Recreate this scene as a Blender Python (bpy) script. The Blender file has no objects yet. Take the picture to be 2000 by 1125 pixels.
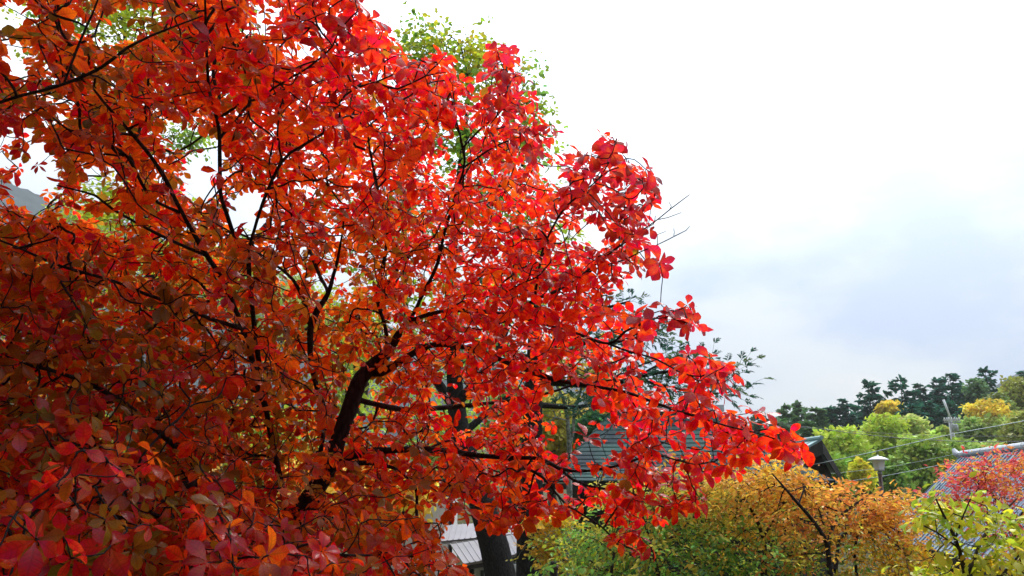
import bpy, math
import numpy as np
from mathutils import Vector
R = math.radians
rng = np.random.default_rng(11)
sc = bpy.context.scene
COL = sc.collection

# ------------------------------------------------------------------ camera
PITCH = R(14.4); EYE = np.array([0.0, 0.0, 1.6]); FPX = 1511.0
cam = bpy.data.cameras.new("camera"); camo = bpy.data.objects.new("camera", cam); COL.objects.link(camo)
camo.location = EYE; camo.rotation_euler = (R(90) + PITCH, 0, 0)
cam.sensor_width = 36; cam.lens = 36 * FPX / 2000; cam.clip_start = 0.05; cam.clip_end = 5000
sc.camera = camo
FW = np.array([0, math.cos(PITCH), math.sin(PITCH)]); UPV = np.array([0, -math.sin(PITCH), math.cos(PITCH)]); RT = np.array([1.0, 0, 0])

# ------------------------------------------------------------------ sky, sun, exposure
SUN_EL, SUN_AZ = R(48), R(35)      # azimuth clockwise from +Y (ahead of the camera, to the right)
wd = bpy.data.worlds.new("World"); sc.world = wd; wd.use_nodes = True
nt = wd.node_tree; N = nt.nodes; L = nt.links; N.clear()
CLX = 0.05
def nd(t, **k):
    n = N.new(t)
    for a, b in k.items(): setattr(n, a, b)
    return n
out = nd("ShaderNodeOutputWorld")
sky = nd("ShaderNodeTexSky", sky_type='NISHITA', sun_disc=False, sun_elevation=SUN_EL, sun_rotation=SUN_AZ)
bs = nd("ShaderNodeBackground"); bs.inputs[1].default_value = 0.08
L.new(sky.outputs[0], bs.inputs[0])
tc = nd("ShaderNodeTexCoord"); sx = nd("ShaderNodeSeparateXYZ"); L.new(tc.outputs['Generated'], sx.inputs[0])
lum = nd("ShaderNodeValToRGB"); L.new(sx.outputs[2], lum.inputs[0])     # overcast dome: zenith brighter than horizon
e = lum.color_ramp.elements
e[0].position = 0.0; e[0].color = (.118, .118, .118, 1)
e[1].position = 1.0; e[1].color = (1, 1, 1, 1)
for p, v in ((.14, .138), (.26, .168), (.40, .27), (.62, .74)):
    x = e.new(p); x.color = (v, v, v, 1)
mp = nd("ShaderNodeMapping"); mp.inputs['Scale'].default_value = (1.6, 1.6, 3.2); mp.inputs['Location'].default_value = (CLX, 0, 0); L.new(tc.outputs['Generated'], mp.inputs[0])
nz = nd("ShaderNodeTexNoise"); nz.inputs['Scale'].default_value = 1.7; nz.inputs['Detail'].default_value = 8; nz.inputs['Roughness'].default_value = .52
L.new(mp.outputs[0], nz.inputs[0])
cr = nd("ShaderNodeValToRGB"); L.new(nz.outputs[0], cr.inputs[0])
e = cr.color_ramp.elements
cr.color_ramp.interpolation = 'EASE'; lum.color_ramp.interpolation = 'B_SPLINE'
e[0].position = .38; e[0].color = (.60, .72, .97, 1)
e[1].position = .70; e[1].color = (.97, .985, 1.0, 1)
x = e.new(.54); x.color = (.86, .93, 1.0, 1)
mu = nd("ShaderNodeMix", data_type='RGBA', blend_type='MULTIPLY'); mu.inputs[0].default_value = 1
L.new(lum.outputs[0], mu.inputs[6]); L.new(cr.outputs[0], mu.inputs[7])
dv_ = nd("ShaderNodeVectorMath", operation='DOT_PRODUCT'); L.new(tc.outputs['Generated'], dv_.inputs[0])     # thinner, brighter cloud on the sun's side
dv_.inputs[1].default_value = (math.sin(SUN_AZ), math.cos(SUN_AZ), 0)
mrr = nd("ShaderNodeMapRange"); mrr.inputs[1].default_value = -.7; mrr.inputs[2].default_value = .6; mrr.inputs[3].default_value = .25; mrr.inputs[4].default_value = 3.1
L.new(dv_.outputs['Value'], mrr.inputs[0])
bc = nd("ShaderNodeBackground"); L.new(mrr.outputs[0], bc.inputs[1]); L.new(mu.outputs[2], bc.inputs[0])
mx = nd("ShaderNodeMixShader"); mx.inputs[0].default_value = .94
L.new(bs.outputs[0], mx.inputs[1]); L.new(bc.outputs[0], mx.inputs[2]); L.new(mx.outputs[0], out.inputs[0])

sl = bpy.data.lights.new("sun", 'SUN'); so = bpy.data.objects.new("sun", sl); COL.objects.link(so)
sl.energy = 1.5; sl.angle = R(14); sl.color = (1, .96, .9)
sd = Vector((math.sin(SUN_AZ) * math.cos(SUN_EL), math.cos(SUN_AZ) * math.cos(SUN_EL), math.sin(SUN_EL)))
so.rotation_euler = sd.to_track_quat('Z', 'Y').to_euler(); so.location = (0, 0, 60)
sc.view_settings.view_transform = 'Standard'; sc.view_settings.look = 'None'; sc.view_settings.exposure = .92; sc.view_settings.gamma = 1
sc.render.engine = 'CYCLES'
sc.cycles.max_bounces = 10; sc.cycles.diffuse_bounces = 4; sc.cycles.transmission_bounces = 6; sc.cycles.volume_bounces = 2
sc.cycles.use_denoising = True

# ------------------------------------------------------------------ helpers
def at(px, py, d):
    """point seen at photo pixel (px, py), d metres in front of the lens plane"""
    return EYE + d * ((px - 1000) / FPX * RT - (py - 562.5) / FPX * UPV + FW)
def atY(px, py, Y):
    v = (px - 1000) / FPX * RT - (py - 562.5) / FPX * UPV + FW
    return EYE + v * (Y / v[1])
def tag(o, label=None, cat=None, group=None, kind=None):
    if label: o["label"] = label
    if cat: o["category"] = cat
    if group: o["group"] = group
    if kind: o["kind"] = kind
    return o
def empty(name, loc):
    o = bpy.data.objects.new(name, None); COL.objects.link(o); o.location = loc; o.empty_display_size = .2
    return o
def link_mesh(name, me, mat, parent=None):
    o = bpy.data.objects.new(name, me); COL.objects.link(o)
    if mat: me.materials.append(mat)
    if parent is not None:
        o.parent = parent; o.matrix_parent_inverse.identity()
        o.location = -np.array(parent_world(parent))
    return o
def parent_world(p):
    v = np.array(p.location)
    while p.parent is not None:
        p = p.parent; v = v + np.array(p.location)
    return v
def build(name, V, F, mat, parent=None, smooth=True, col=None, uv=None):
    """V (n,3); F list of (m,k) index arrays; col (n,3) per-vertex pigment; uv (n,2) leaf coordinates"""
    V = np.asarray(V, np.float32)
    me = bpy.data.meshes.new(name)
    F = [np.asarray(f, np.int32) for f in (F if isinstance(F, list) else [F]) if len(f)]
    loops = np.concatenate([f.ravel() for f in F]); tot = np.concatenate([np.full(len(f), f.shape[1], np.int32) for f in F])
    st = np.concatenate([[0], np.cumsum(tot)[:-1]]).astype(np.int32)
    me.vertices.add(len(V)); me.vertices.foreach_set("co", V.ravel())
    me.loops.add(len(loops)); me.loops.foreach_set("vertex_index", loops)
    me.polygons.add(len(tot)); me.polygons.foreach_set("loop_start", st); me.polygons.foreach_set("loop_total", tot)
    me.polygons.foreach_set("use_smooth", np.full(len(tot), smooth, bool))
    if col is not None:
        a = me.attributes.new("pigment", 'FLOAT_COLOR', 'POINT')
        a.data.foreach_set("color", np.concatenate([col, np.ones((len(col), 1))], 1).astype(np.float32).ravel())
    if uv is not None:
        a = me.attributes.new("leaf_uv", 'FLOAT2', 'POINT'); a.data.foreach_set("vector", np.asarray(uv, np.float32).ravel())
    me.update(calc_edges=True); me.validate()
    return link_mesh(name, me, mat, parent)
def nrm(v):
    return v / np.maximum(np.linalg.norm(v, axis=-1, keepdims=True), 1e-9)
def smooth_line(P, step):
    """Catmull-Rom through rows of P (any columns), resampled about every step metres"""
    P = np.asarray(P, float); Q = np.vstack([2 * P[0] - P[1], P, 2 * P[-1] - P[-2]]); o = []
    for i in range(1, len(Q) - 2):
        a, b, c, d = Q[i - 1:i + 3]; n = max(1, int(np.linalg.norm((c - b)[:3]) / step))
        t = (np.arange(n) / n)[:, None]
        o.append(.5 * ((2 * b) + (c - a) * t + (2 * a - 5 * b + 4 * c - d) * t ** 2 + (3 * b - a - 3 * c + d) * t ** 3))
    o.append(P[-1:]); return np.vstack(o)
def tubes(paths, sides=6):
    """paths: list of (k,4) arrays x,y,z,radius -> verts, quads"""
    VV, FF, base = [], [], 0
    if not paths: return np.zeros((0, 3)), np.zeros((0, 4), int)
    ang = np.arange(sides) * 2 * np.pi / sides
    for p in paths:
        c, r = p[:, :3], p[:, 3]; k = len(c)
        t = nrm(np.gradient(c, axis=0)); ref = np.array([.31, .17, .93]) if abs(t[0] @ np.array([.31, .17, .93])) < .9 else np.array([1., 0, 0])
        u = nrm(np.cross(t, ref)); w = np.cross(t, u)
        V = c[:, None] + r[:, None, None] * (np.cos(ang)[None, :, None] * u[:, None] + np.sin(ang)[None, :, None] * w[:, None])
        VV.append(V.reshape(-1, 3))
        i = np.arange(k - 1)[:, None] * sides; j = np.arange(sides)[None]; j2 = (j + 1) % sides
        FF.append((np.stack([i + j, i + j2, i + sides + j2, i + sides + j], -1).reshape(-1, 4)) + base)
        base += k * sides
    return np.vstack(VV), np.vstack(FF)
def join(*vf):
    n = 0; V = []; F = []
    for v, f in vf: V.append(v); F.append(f + n); n += len(v)
    return np.vstack(V), np.vstack(F)
class MB:
    """collects boxes, prisms and plates; build() links them as one mesh"""
    def __init__(s): s.V = []; s.F = {3: [], 4: []}; s.n = 0
    def add(s, V, F):
        V = np.asarray(V, float)
        for f in F: s.F.setdefault(len(f), []).append([i + s.n for i in f])
        s.V.append(V); s.n += len(V); return s
    def plate(s, q, th):
        """a slab: polygon q on top, th thick along the direction opposite to its normal"""
        q = np.asarray(q, float); n = nrm(np.cross(q[1] - q[0], q[-1] - q[0])); k = len(q)
        if n[2] < 0: n = -n
        V = np.vstack([q, q - n * th]); F = [list(range(k)), list(range(2 * k - 1, k - 1, -1))]
        F += [[i, i + k, (i + 1) % k + k, (i + 1) % k] for i in range(k)]
        return s.add(V, F)
    def slab(s, q, off):
        q = np.asarray(q, float); k = len(q); V = np.vstack([q, q + np.asarray(off)])
        F = [list(range(k)), list(range(2 * k - 1, k - 1, -1))] + [[i, i + k, (i + 1) % k + k, (i + 1) % k] for i in range(k)]
        return s.add(V, F)
    def box(s, c, sz, rz=0):
        x, y, z = np.array(sz) / 2; v = np.array([[a * x, b * y, d * z] for d in (-1, 1) for a, b in ((-1, -1), (1, -1), (1, 1), (-1, 1))])
        ca, sa = math.cos(rz), math.sin(rz); v = np.c_[v[:, 0] * ca - v[:, 1] * sa, v[:, 0] * sa + v[:, 1] * ca, v[:, 2]] + np.array(c)
        return s.add(v, [[3, 2, 1, 0], [4, 5, 6, 7], [0, 1, 5, 4], [1, 2, 6, 5], [2, 3, 7, 6], [3, 0, 4, 7]])
    def tube(s, path, sides=8):
        V, F = tubes([np.asarray(path, float)], sides); k = len(V)
        s.add(V, F.tolist() + [list(range(sides))[::-1], list(range(k - sides, k))]); return s
    def lathe(s, c, prof, sides=20, rot=0, sq=False):
        ang = np.arange(sides) * 2 * np.pi / sides + rot
        V = np.array([[c[0] + r * math.cos(a), c[1] + r * math.sin(a), c[2] + z] for r, z in prof for a in ang]); k = len(prof)
        F = [[i * sides + j, i * sides + (j + 1) % sides, (i + 1) * sides + (j + 1) % sides, (i + 1) * sides + j] for i in range(k - 1) for j in range(sides)]
        F += [list(range(sides))[::-1], list(range((k - 1) * sides, k * sides))]
        return s.add(V, F)
    def build(s, name, mat, parent=None, smooth=False):
        return build(name, np.vstack(s.V), [np.array(f) for f in s.F.values() if f], mat, parent, smooth)

# ------------------------------------------------------------------ materials
def mat(name):
    m = bpy.data.materials.new(name); m.use_nodes = True; t = m.node_tree
    return m, t, t.nodes, t.links, t.nodes["Principled BSDF"]
def simple(name, c1, c2=None, rough=.6, scale=8, spec=.5, bump=0, metallic=0, coords='Object', stretch=(1, 1, 1), detail=6):
    m, t, n, l, b = mat(name); b.inputs['Roughness'].default_value = rough; b.inputs['Specular IOR Level'].default_value = spec
    b.inputs['Metallic'].default_value = metallic
    c2 = c2 or tuple(x * .7 for x in c1)
    tc = n.new("ShaderNodeTexCoord"); mp = n.new("ShaderNodeMapping"); mp.inputs['Scale'].default_value = stretch
    nz = n.new("ShaderNodeTexNoise"); nz.inputs['Scale'].default_value = scale; nz.inputs['Detail'].default_value = detail
    l.new(tc.outputs[coords], mp.inputs[0]); l.new(mp.outputs[0], nz.inputs[0])
    cr = n.new("ShaderNodeValToRGB"); cr.color_ramp.elements[0].position = .35; cr.color_ramp.elements[1].position = .65
    cr.color_ramp.elements[0].color = (*c2, 1); cr.color_ramp.elements[1].color = (*c1, 1)
    l.new(nz.outputs[0], cr.inputs[0]); l.new(cr.outputs[0], b.inputs['Base Color'])
    if bump:
        bp = n.new("ShaderNodeBump"); bp.inputs['Strength'].default_value = bump; bp.inputs['Distance'].default_value = .02
        l.new(nz.outputs[0], bp.inputs['Height']); l.new(bp.outputs[0], b.inputs['Normal'])
    return m
def leaf_mat(name, trans=.5, rough=.38, spec=.5, veins=True, mott=30, tsat=1.0):
    m, t, n, l, b = mat(name); b.inputs['Roughness'].default_value = rough; b.inputs['Specular IOR Level'].default_value = spec
    at_ = n.new("ShaderNodeAttribute"); at_.attribute_name = "pigment"
    tc = n.new("ShaderNodeTexCoord"); nz = n.new("ShaderNodeTexNoise"); nz.inputs['Scale'].default_value = mott; nz.inputs['Detail'].default_value = 4
    l.new(tc.outputs['Object'], nz.inputs[0])
    hs = n.new("ShaderNodeHueSaturation"); l.new(at_.outputs['Color'], hs.inputs['Color'])
    mr = n.new("ShaderNodeMapRange"); mr.inputs[1].default_value = .3; mr.inputs[2].default_value = .7; mr.inputs[3].default_value = .485; mr.inputs[4].default_value = .515
    l.new(nz.outputs[0], mr.inputs[0]); l.new(mr.outputs[0], hs.inputs['Hue'])
    mv = n.new("ShaderNodeMapRange"); mv.inputs[1].default_value = .25; mv.inputs[2].default_value = .75; mv.inputs[3].default_value = .84; mv.inputs[4].default_value = 1.2
    l.new(nz.outputs[0], mv.inputs[0]); l.new(mv.outputs[0], hs.inputs['Value'])
    colour = hs.outputs[0]
    if veins:
        ua = n.new("ShaderNodeAttribute"); ua.attribute_name = "leaf_uv"
        sp = n.new("ShaderNodeSeparateXYZ"); l.new(ua.outputs['Vector'], sp.inputs[0])
        ab = n.new("ShaderNodeMath"); ab.operation = 'ABSOLUTE'; l.new(sp.outputs[1], ab.inputs[0])
        m1 = n.new("ShaderNodeMath"); m1.operation = 'MULTIPLY_ADD'; m1.inputs[1].default_value = -.55; l.new(ab.outputs[0], m1.inputs[0]); l.new(sp.outputs[0], m1.inputs[2])
        m2 = n.new("ShaderNodeMath"); m2.operation = 'MULTIPLY'; m2.inputs[1].default_value = 7.5; l.new(m1.outputs[0], m2.inputs[0])
        fr = n.new("ShaderNodeMath"); fr.operation = 'PINGPONG'; fr.inputs[1].default_value = .5; l.new(m2.outputs[0], fr.inputs[0])
        mn = n.new("ShaderNodeMath"); mn.operation = 'MINIMUM'; l.new(fr.outputs[0], mn.inputs[0])
        sc_ = n.new("ShaderNodeMath"); sc_.operation = 'MULTIPLY'; sc_.inputs[1].default_value = 4; l.new(ab.outputs[0], sc_.inputs[0]); l.new(sc_.outputs[0], mn.inputs[1])
        vr = n.new("ShaderNodeMapRange"); vr.inputs[1].default_value = 0; vr.inputs[2].default_value = .16; vr.inputs[3].default_value = .72; vr.inputs[4].default_value = 1.0
        l.new(mn.outputs[0], vr.inputs[0])
        mm = n.new("ShaderNodeMix"); mm.data_type = 'RGBA'; mm.blend_type = 'MULTIPLY'; mm.inputs[0].default_value = 1
        cb = n.new("ShaderNodeCombineColor"); [l.new(vr.outputs[0], cb.inputs[i]) for i in range(3)]
        l.new(hs.outputs[0], mm.inputs[6]); l.new(cb.outputs[0], mm.inputs[7]); colour = mm.outputs[2]
        bp = n.new("ShaderNodeBump"); bp.inputs['Strength'].default_value = .35; bp.inputs['Distance'].default_value = .002
        ad = n.new("ShaderNodeMath"); ad.operation = 'ADD'; l.new(vr.outputs[0], ad.inputs[0]); l.new(nz.outputs[0], ad.inputs[1])
        l.new(ad.outputs[0], bp.inputs['Height'])
    if veins:
        n2 = n.new("ShaderNodeTexNoise"); n2.inputs['Scale'].default_value = 75; n2.inputs['Detail'].default_value = 3; l.new(tc.outputs['Object'], n2.inputs[0])
        r2 = n.new("ShaderNodeMapRange"); r2.inputs[1].default_value = .69; r2.inputs[2].default_value = .74; l.new(n2.outputs[0], r2.inputs[0])
        sm = n.new("ShaderNodeMix"); sm.data_type = 'RGBA'; l.new(r2.outputs[0], sm.inputs[0]); l.new(colour, sm.inputs[6]); sm.inputs[7].default_value = (.16, .05, .015, 1); colour = sm.outputs[2]
    tr = n.new("ShaderNodeBsdfTranslucent"); mxs = n.new("ShaderNodeMixShader"); mxs.inputs[0].default_value = trans
    g = n.new("ShaderNodeGamma"); g.inputs[1].default_value = tsat; l.new(colour, g.inputs[0]); l.new(g.outputs[0], tr.inputs[0])
    df = n.new("ShaderNodeBsdfDiffuse"); l.new(colour, df.inputs[0])
    l.new(df.outputs[0], mxs.inputs[1]); l.new(tr.outputs[0], mxs.inputs[2])
    gl = n.new("ShaderNodeBsdfGlossy"); gl.inputs['Roughness'].default_value = rough; gl.inputs[0].default_value = (1, 1, 1, 1)
    if veins: l.new(bp.outputs[0], gl.inputs['Normal']); l.new(bp.outputs[0], df.inputs['Normal'])
    fz = n.new("ShaderNodeFresnel"); fz.inputs[0].default_value = 1.2 + .4 * spec
    ge = n.new("ShaderNodeNewGeometry"); bk = n.new("ShaderNodeMapRange"); bk.inputs[3].default_value = .36; bk.inputs[4].default_value = .04     # the underside is matt
    l.new(ge.outputs['Backfacing'], bk.inputs[0]); mf = n.new("ShaderNodeMath"); mf.operation = 'MULTIPLY'; l.new(fz.outputs[0], mf.inputs[0]); l.new(bk.outputs[0], mf.inputs[1])
    m3 = n.new("ShaderNodeMixShader"); l.new(mf.outputs[0], m3.inputs[0]); l.new(mxs.outputs[0], m3.inputs[1]); l.new(gl.outputs[0], m3.inputs[2])
    n.remove(b); l.new(m3.outputs[0], n["Material Output"].inputs[0])
    return m
M_RED = leaf_mat("red_leaf", .76, .2, .5, tsat=.95)
M_LEAF = leaf_mat("autumn_leaf", .52, .45, .4, veins=False, mott=6)
M_FAR = leaf_mat("far_leaf", .35, .6, .25, veins=False, mott=1.2)
M_NEEDLE = leaf_mat("needle", .2, .5, .3, veins=False, mott=2)
M_BARK = simple("dark_bark", (.030, .027, .025), (.008, .007, .007), .85, 55, .15, .9, stretch=(1, 1, .45))
M_GREYBARK = simple("lichen_bark", (.30, .33, .28), (.07, .07, .06), .85, 14, .2, .6)
M_BROWNBARK = simple("brown_bark", (.05, .036, .026), (.02, .015, .012), .85, 25, .2, .6, stretch=(1, 1, .2))
M_SOIL = simple("leaf_litter", (.10, .085, .035), (.035, .04, .015), .95, 3, .1, .5)

# ------------------------------------------------------------------ leaf and twig growers
ST = np.array([0, .10, .30, .50, .70, .87, 1.0]); HW = np.array([.012, .04, .16, .25, .232, .125, .0])
def leaves(base, d, n, Ln, width, curl, fold, col, ncol=None, tw=None):
    """curved, folded obovate leaf blades: one row of midrib and two margins each (tip is pointed)"""
    k = len(base); d = nrm(d); n = nrm(n - (n * d).sum(1, keepdims=True) * d); s = np.cross(d, n)
    S = len(ST); V = np.zeros((k, S, 3, 3)); t = ST[None]; 
    bend = curl[:, None] * t
    along = np.where(np.abs(bend) < 1e-3, t, np.sin(bend) / np.where(np.abs(curl[:, None]) < 1e-3, 1, curl[:, None]))
    drop = np.where(np.abs(bend) < 1e-3, 0, (1 - np.cos(bend)) / np.where(np.abs(curl[:, None]) < 1e-3, 1, curl[:, None]))
    mid = base[:, None] + Ln[:, None, None] * (along[..., None] * d[:, None] - drop[..., None] * n[:, None])
    nn = nrm(np.cos(bend)[..., None] * n[:, None] + np.sin(bend)[..., None] * d[:, None])
    hw = HW[None] * width[:, None] * Ln[:, None]
    wav = .10 * np.sin(t * 9 + rng.random((k, 1)) * 6) * hw
    tw = np.zeros(k) if tw is None else tw
    sv = nrm(s[:, None] + (tw[:, None] * t)[..., None] * nn)
    V[:, :, 1] = mid
    V[:, :, 0] = mid - hw[..., None] * sv + ((fold[:, None] * hw) + wav)[..., None] * nn
    V[:, :, 2] = mid + hw[..., None] * sv + ((fold[:, None] * hw) - wav)[..., None] * nn
    i = np.arange(S - 1) * 3; q = np.concatenate([np.stack([i, i + 1, i + 4, i + 3], -1), np.stack([i + 1, i + 2, i + 5, i + 4], -1)])
    F = (q[None] + (np.arange(k) * S * 3)[:, None, None]).reshape(-1, 4)
    C = np.repeat(col[:, None], S * 3, 1)
    if ncol is not None:       # second pigment towards the stalk and midrib
        w = np.array([[.4, .9, .4], [.4, .9, .4], [.25, .7, .25], [.1, .5, .1], [.0, .25, .0], [0, .1, 0], [0, 0, 0]]).reshape(1, -1, 1)
        C = C * (1 - w) + ncol[:, None] * w
    uv = np.zeros((S, 3, 2)); uv[:, :, 0] = ST[:, None]; uv[:, 0, 1] = -HW; uv[:, 2, 1] = HW
    return V.reshape(-1, 3), F, C.reshape(-1, 3), np.tile(uv.reshape(-1, 2), (k, 1))
def flakes(base, d, n, Ln, width, col):
    """cheap leaf for distant crowns: a folded six-cornered blade"""
    k = len(base); d = nrm(d); n = nrm(n - (n * d).sum(1, keepdims=True) * d); s = np.cross(d, n)
    t = np.array([0, .35, .75, 1, .75, .35]); w = np.array([0, .32, .26, 0, -.26, -.32]); h = np.array([0, .10, .04, -.12, .04, .10])
    V = base[:, None] + Ln[:, None, None] * (t[None, :, None] * d[:, None] + w[None, :, None] * width[:, None, None] * s[:, None] + h[None, :, None] * n[:, None])
    f = np.array([[0, 1, 2, 3], [0, 3, 4, 5]]); F = (f[None] + (np.arange(k) * 6)[:, None, None]).reshape(-1, 4)
    return V.reshape(-1, 3), F, np.repeat(col, 6, 0)
def resample_skel(lines, step):
    return [smooth_line(np.asarray(p, float), step) for p in lines]
def grow(skel, pts, bf=.35, pl0=None):
    """join every point to the skeleton: nearest-branch growth that also favours short paths to the trunk"""
    S = np.vstack([s[:, :3] for s in skel]); SR = np.concatenate([s[:, 3] for s in skel])
    SD = np.vstack([nrm(np.gradient(s[:, :3], axis=0)) for s in skel])
    n = len(pts); best = np.full(n, 1e9); par = np.zeros(n, int)
    for a in range(0, n, 500):
        D = np.linalg.norm(pts[a:a + 500, None] - S[None], axis=2); j = D.argmin(1); best[a:a + 500] = D[np.arange(len(j)), j]; par[a:a + 500] = j
    par = par - len(S)                       # negative: skeleton index - len(S)
    PLn = np.zeros(n); done = np.zeros(n, bool); order = []; cost = best.copy()
    for _ in range(n):
        i = int(np.argmin(cost)); order.append(i); done[i] = True; cost[i] = 1e9
        p = par[i]; PLn[i] = np.linalg.norm(pts[i] - (S[p + len(S)] if p < 0 else pts[p])) + (0 if p < 0 else PLn[p])
        c = np.linalg.norm(pts - pts[i], axis=1) + bf * PLn[i]
        m = (~done) & (c < cost); cost[m] = c[m]; par[m] = i
    cnt = np.ones(n)
    for i in reversed(order):
        if par[i] >= 0: cnt[par[i]] += cnt[i]
    P0 = np.where((par < 0)[:, None], S[np.clip(par + len(S), 0, len(S) - 1)], pts[np.clip(par, 0, n - 1)])
    dirs = np.zeros((n, 3))
    for i in order:
        v = nrm(pts[i] - P0[i]); pd = dirs[par[i]] if par[i] >= 0 else v
        dirs[i] = nrm(v * .8 + pd * .35 + np.array([0, 0, .12]))
    return order, par, cnt, P0, dirs, S, SR
def twig_mesh(order, par, cnt, P0, pts, dirs, SR, nS, r_tip, power=.42, sides=4, segs=4, rmax=.02, wob=.06):
    n = len(pts); rad = np.minimum(r_tip * cnt ** power, rmax)
    r0 = np.where(par < 0, np.minimum(rad * 1.1, SR[np.clip(par + nS, 0, nS - 1)] * .9), np.minimum(rad * 1.15, rad[np.clip(par, 0, n - 1)]))
    ln = np.linalg.norm(pts - P0, axis=1)[:, None]
    d0 = np.where((par < 0)[:, None], nrm(pts - P0), dirs[np.clip(par, 0, n - 1)])
    c1 = P0 + d0 * ln * .35 + rng.normal(size=(n, 3)) * ln * wob; c2 = pts - dirs * ln * .35 + rng.normal(size=(n, 3)) * ln * wob
    t = np.linspace(0, 1, segs)[None, :, None]
    C = (1 - t) ** 3 * P0[:, None] + 3 * (1 - t) ** 2 * t * c1[:, None] + 3 * (1 - t) * t ** 2 * c2[:, None] + t ** 3 * pts[:, None]
    r = r0[:, None] * (1 - t[..., 0]) + rad[:, None] * t[..., 0]
    T = nrm(np.gradient(C, axis=1)); u = nrm(np.cross(T, np.array([.3, .2, .93]))); w = np.cross(T, u)
    a = np.arange(sides) * 2 * np.pi / sides
    V = C[:, :, None] + r[:, :, None, None] * (np.cos(a)[None, None, :, None] * u[:, :, None] + np.sin(a)[None, None, :, None] * w[:, :, None])
    i = (np.arange(segs - 1) * sides)[:, None]; j = np.arange(sides)[None]; j2 = (j + 1) % sides
    q = np.stack([i + j, i + j2, i + sides + j2, i + sides + j], -1).reshape(-1, 4)
    F = (q[None] + (np.arange(n) * segs * sides)[:, None, None]).reshape(-1, 4)
    return V.reshape(-1, 3), F
def in_poly(x, y, poly):
    P = np.asarray(poly, float); x = np.asarray(x); y = np.asarray(y); c = np.zeros(x.shape, bool); j = len(P) - 1
    for i in range(len(P)):
        xi, yi, xj, yj = *P[i], *P[j]
        c ^= ((yi > y) != (yj > y)) & (x < (xj - xi) * (y - yi) / (yj - yi + 1e-12) + xi); j = i
    return c
def idw(px, py, ctrl, p=2.5):
    K = np.asarray(ctrl, float); D = (px[:, None] - K[None, :, 0]) ** 2 + (py[:, None] - K[None, :, 1]) ** 2 + 400
    w = D ** (-p / 2); w /= w.sum(1, keepdims=True); return w @ K[:, 2:]
def thin(P, dmin):
    """drop points closer than dmin to an earlier one (grid hash)"""
    g = {}; keep = []
    for i, p in enumerate(P):
        k = tuple((p // dmin).astype(int)); ok = True
        for a in (-1, 0, 1):
            for b in (-1, 0, 1):
                for c in (-1, 0, 1):
                    for q in g.get((k[0] + a, k[1] + b, k[2] + c), ()):
                        if (p - P[q]) @ (p - P[q]) < dmin * dmin: ok = False; break
        if ok: g.setdefault(k, []).append(i); keep.append(i)
    return np.array(keep)
def jitter_colour(c, h, v):
    k = len(c); c = c * np.exp(rng.normal(size=(k, 1)) * v) * np.exp(rng.normal(size=(k, 3)) * h); return np.clip(c, .004, .95)

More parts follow.
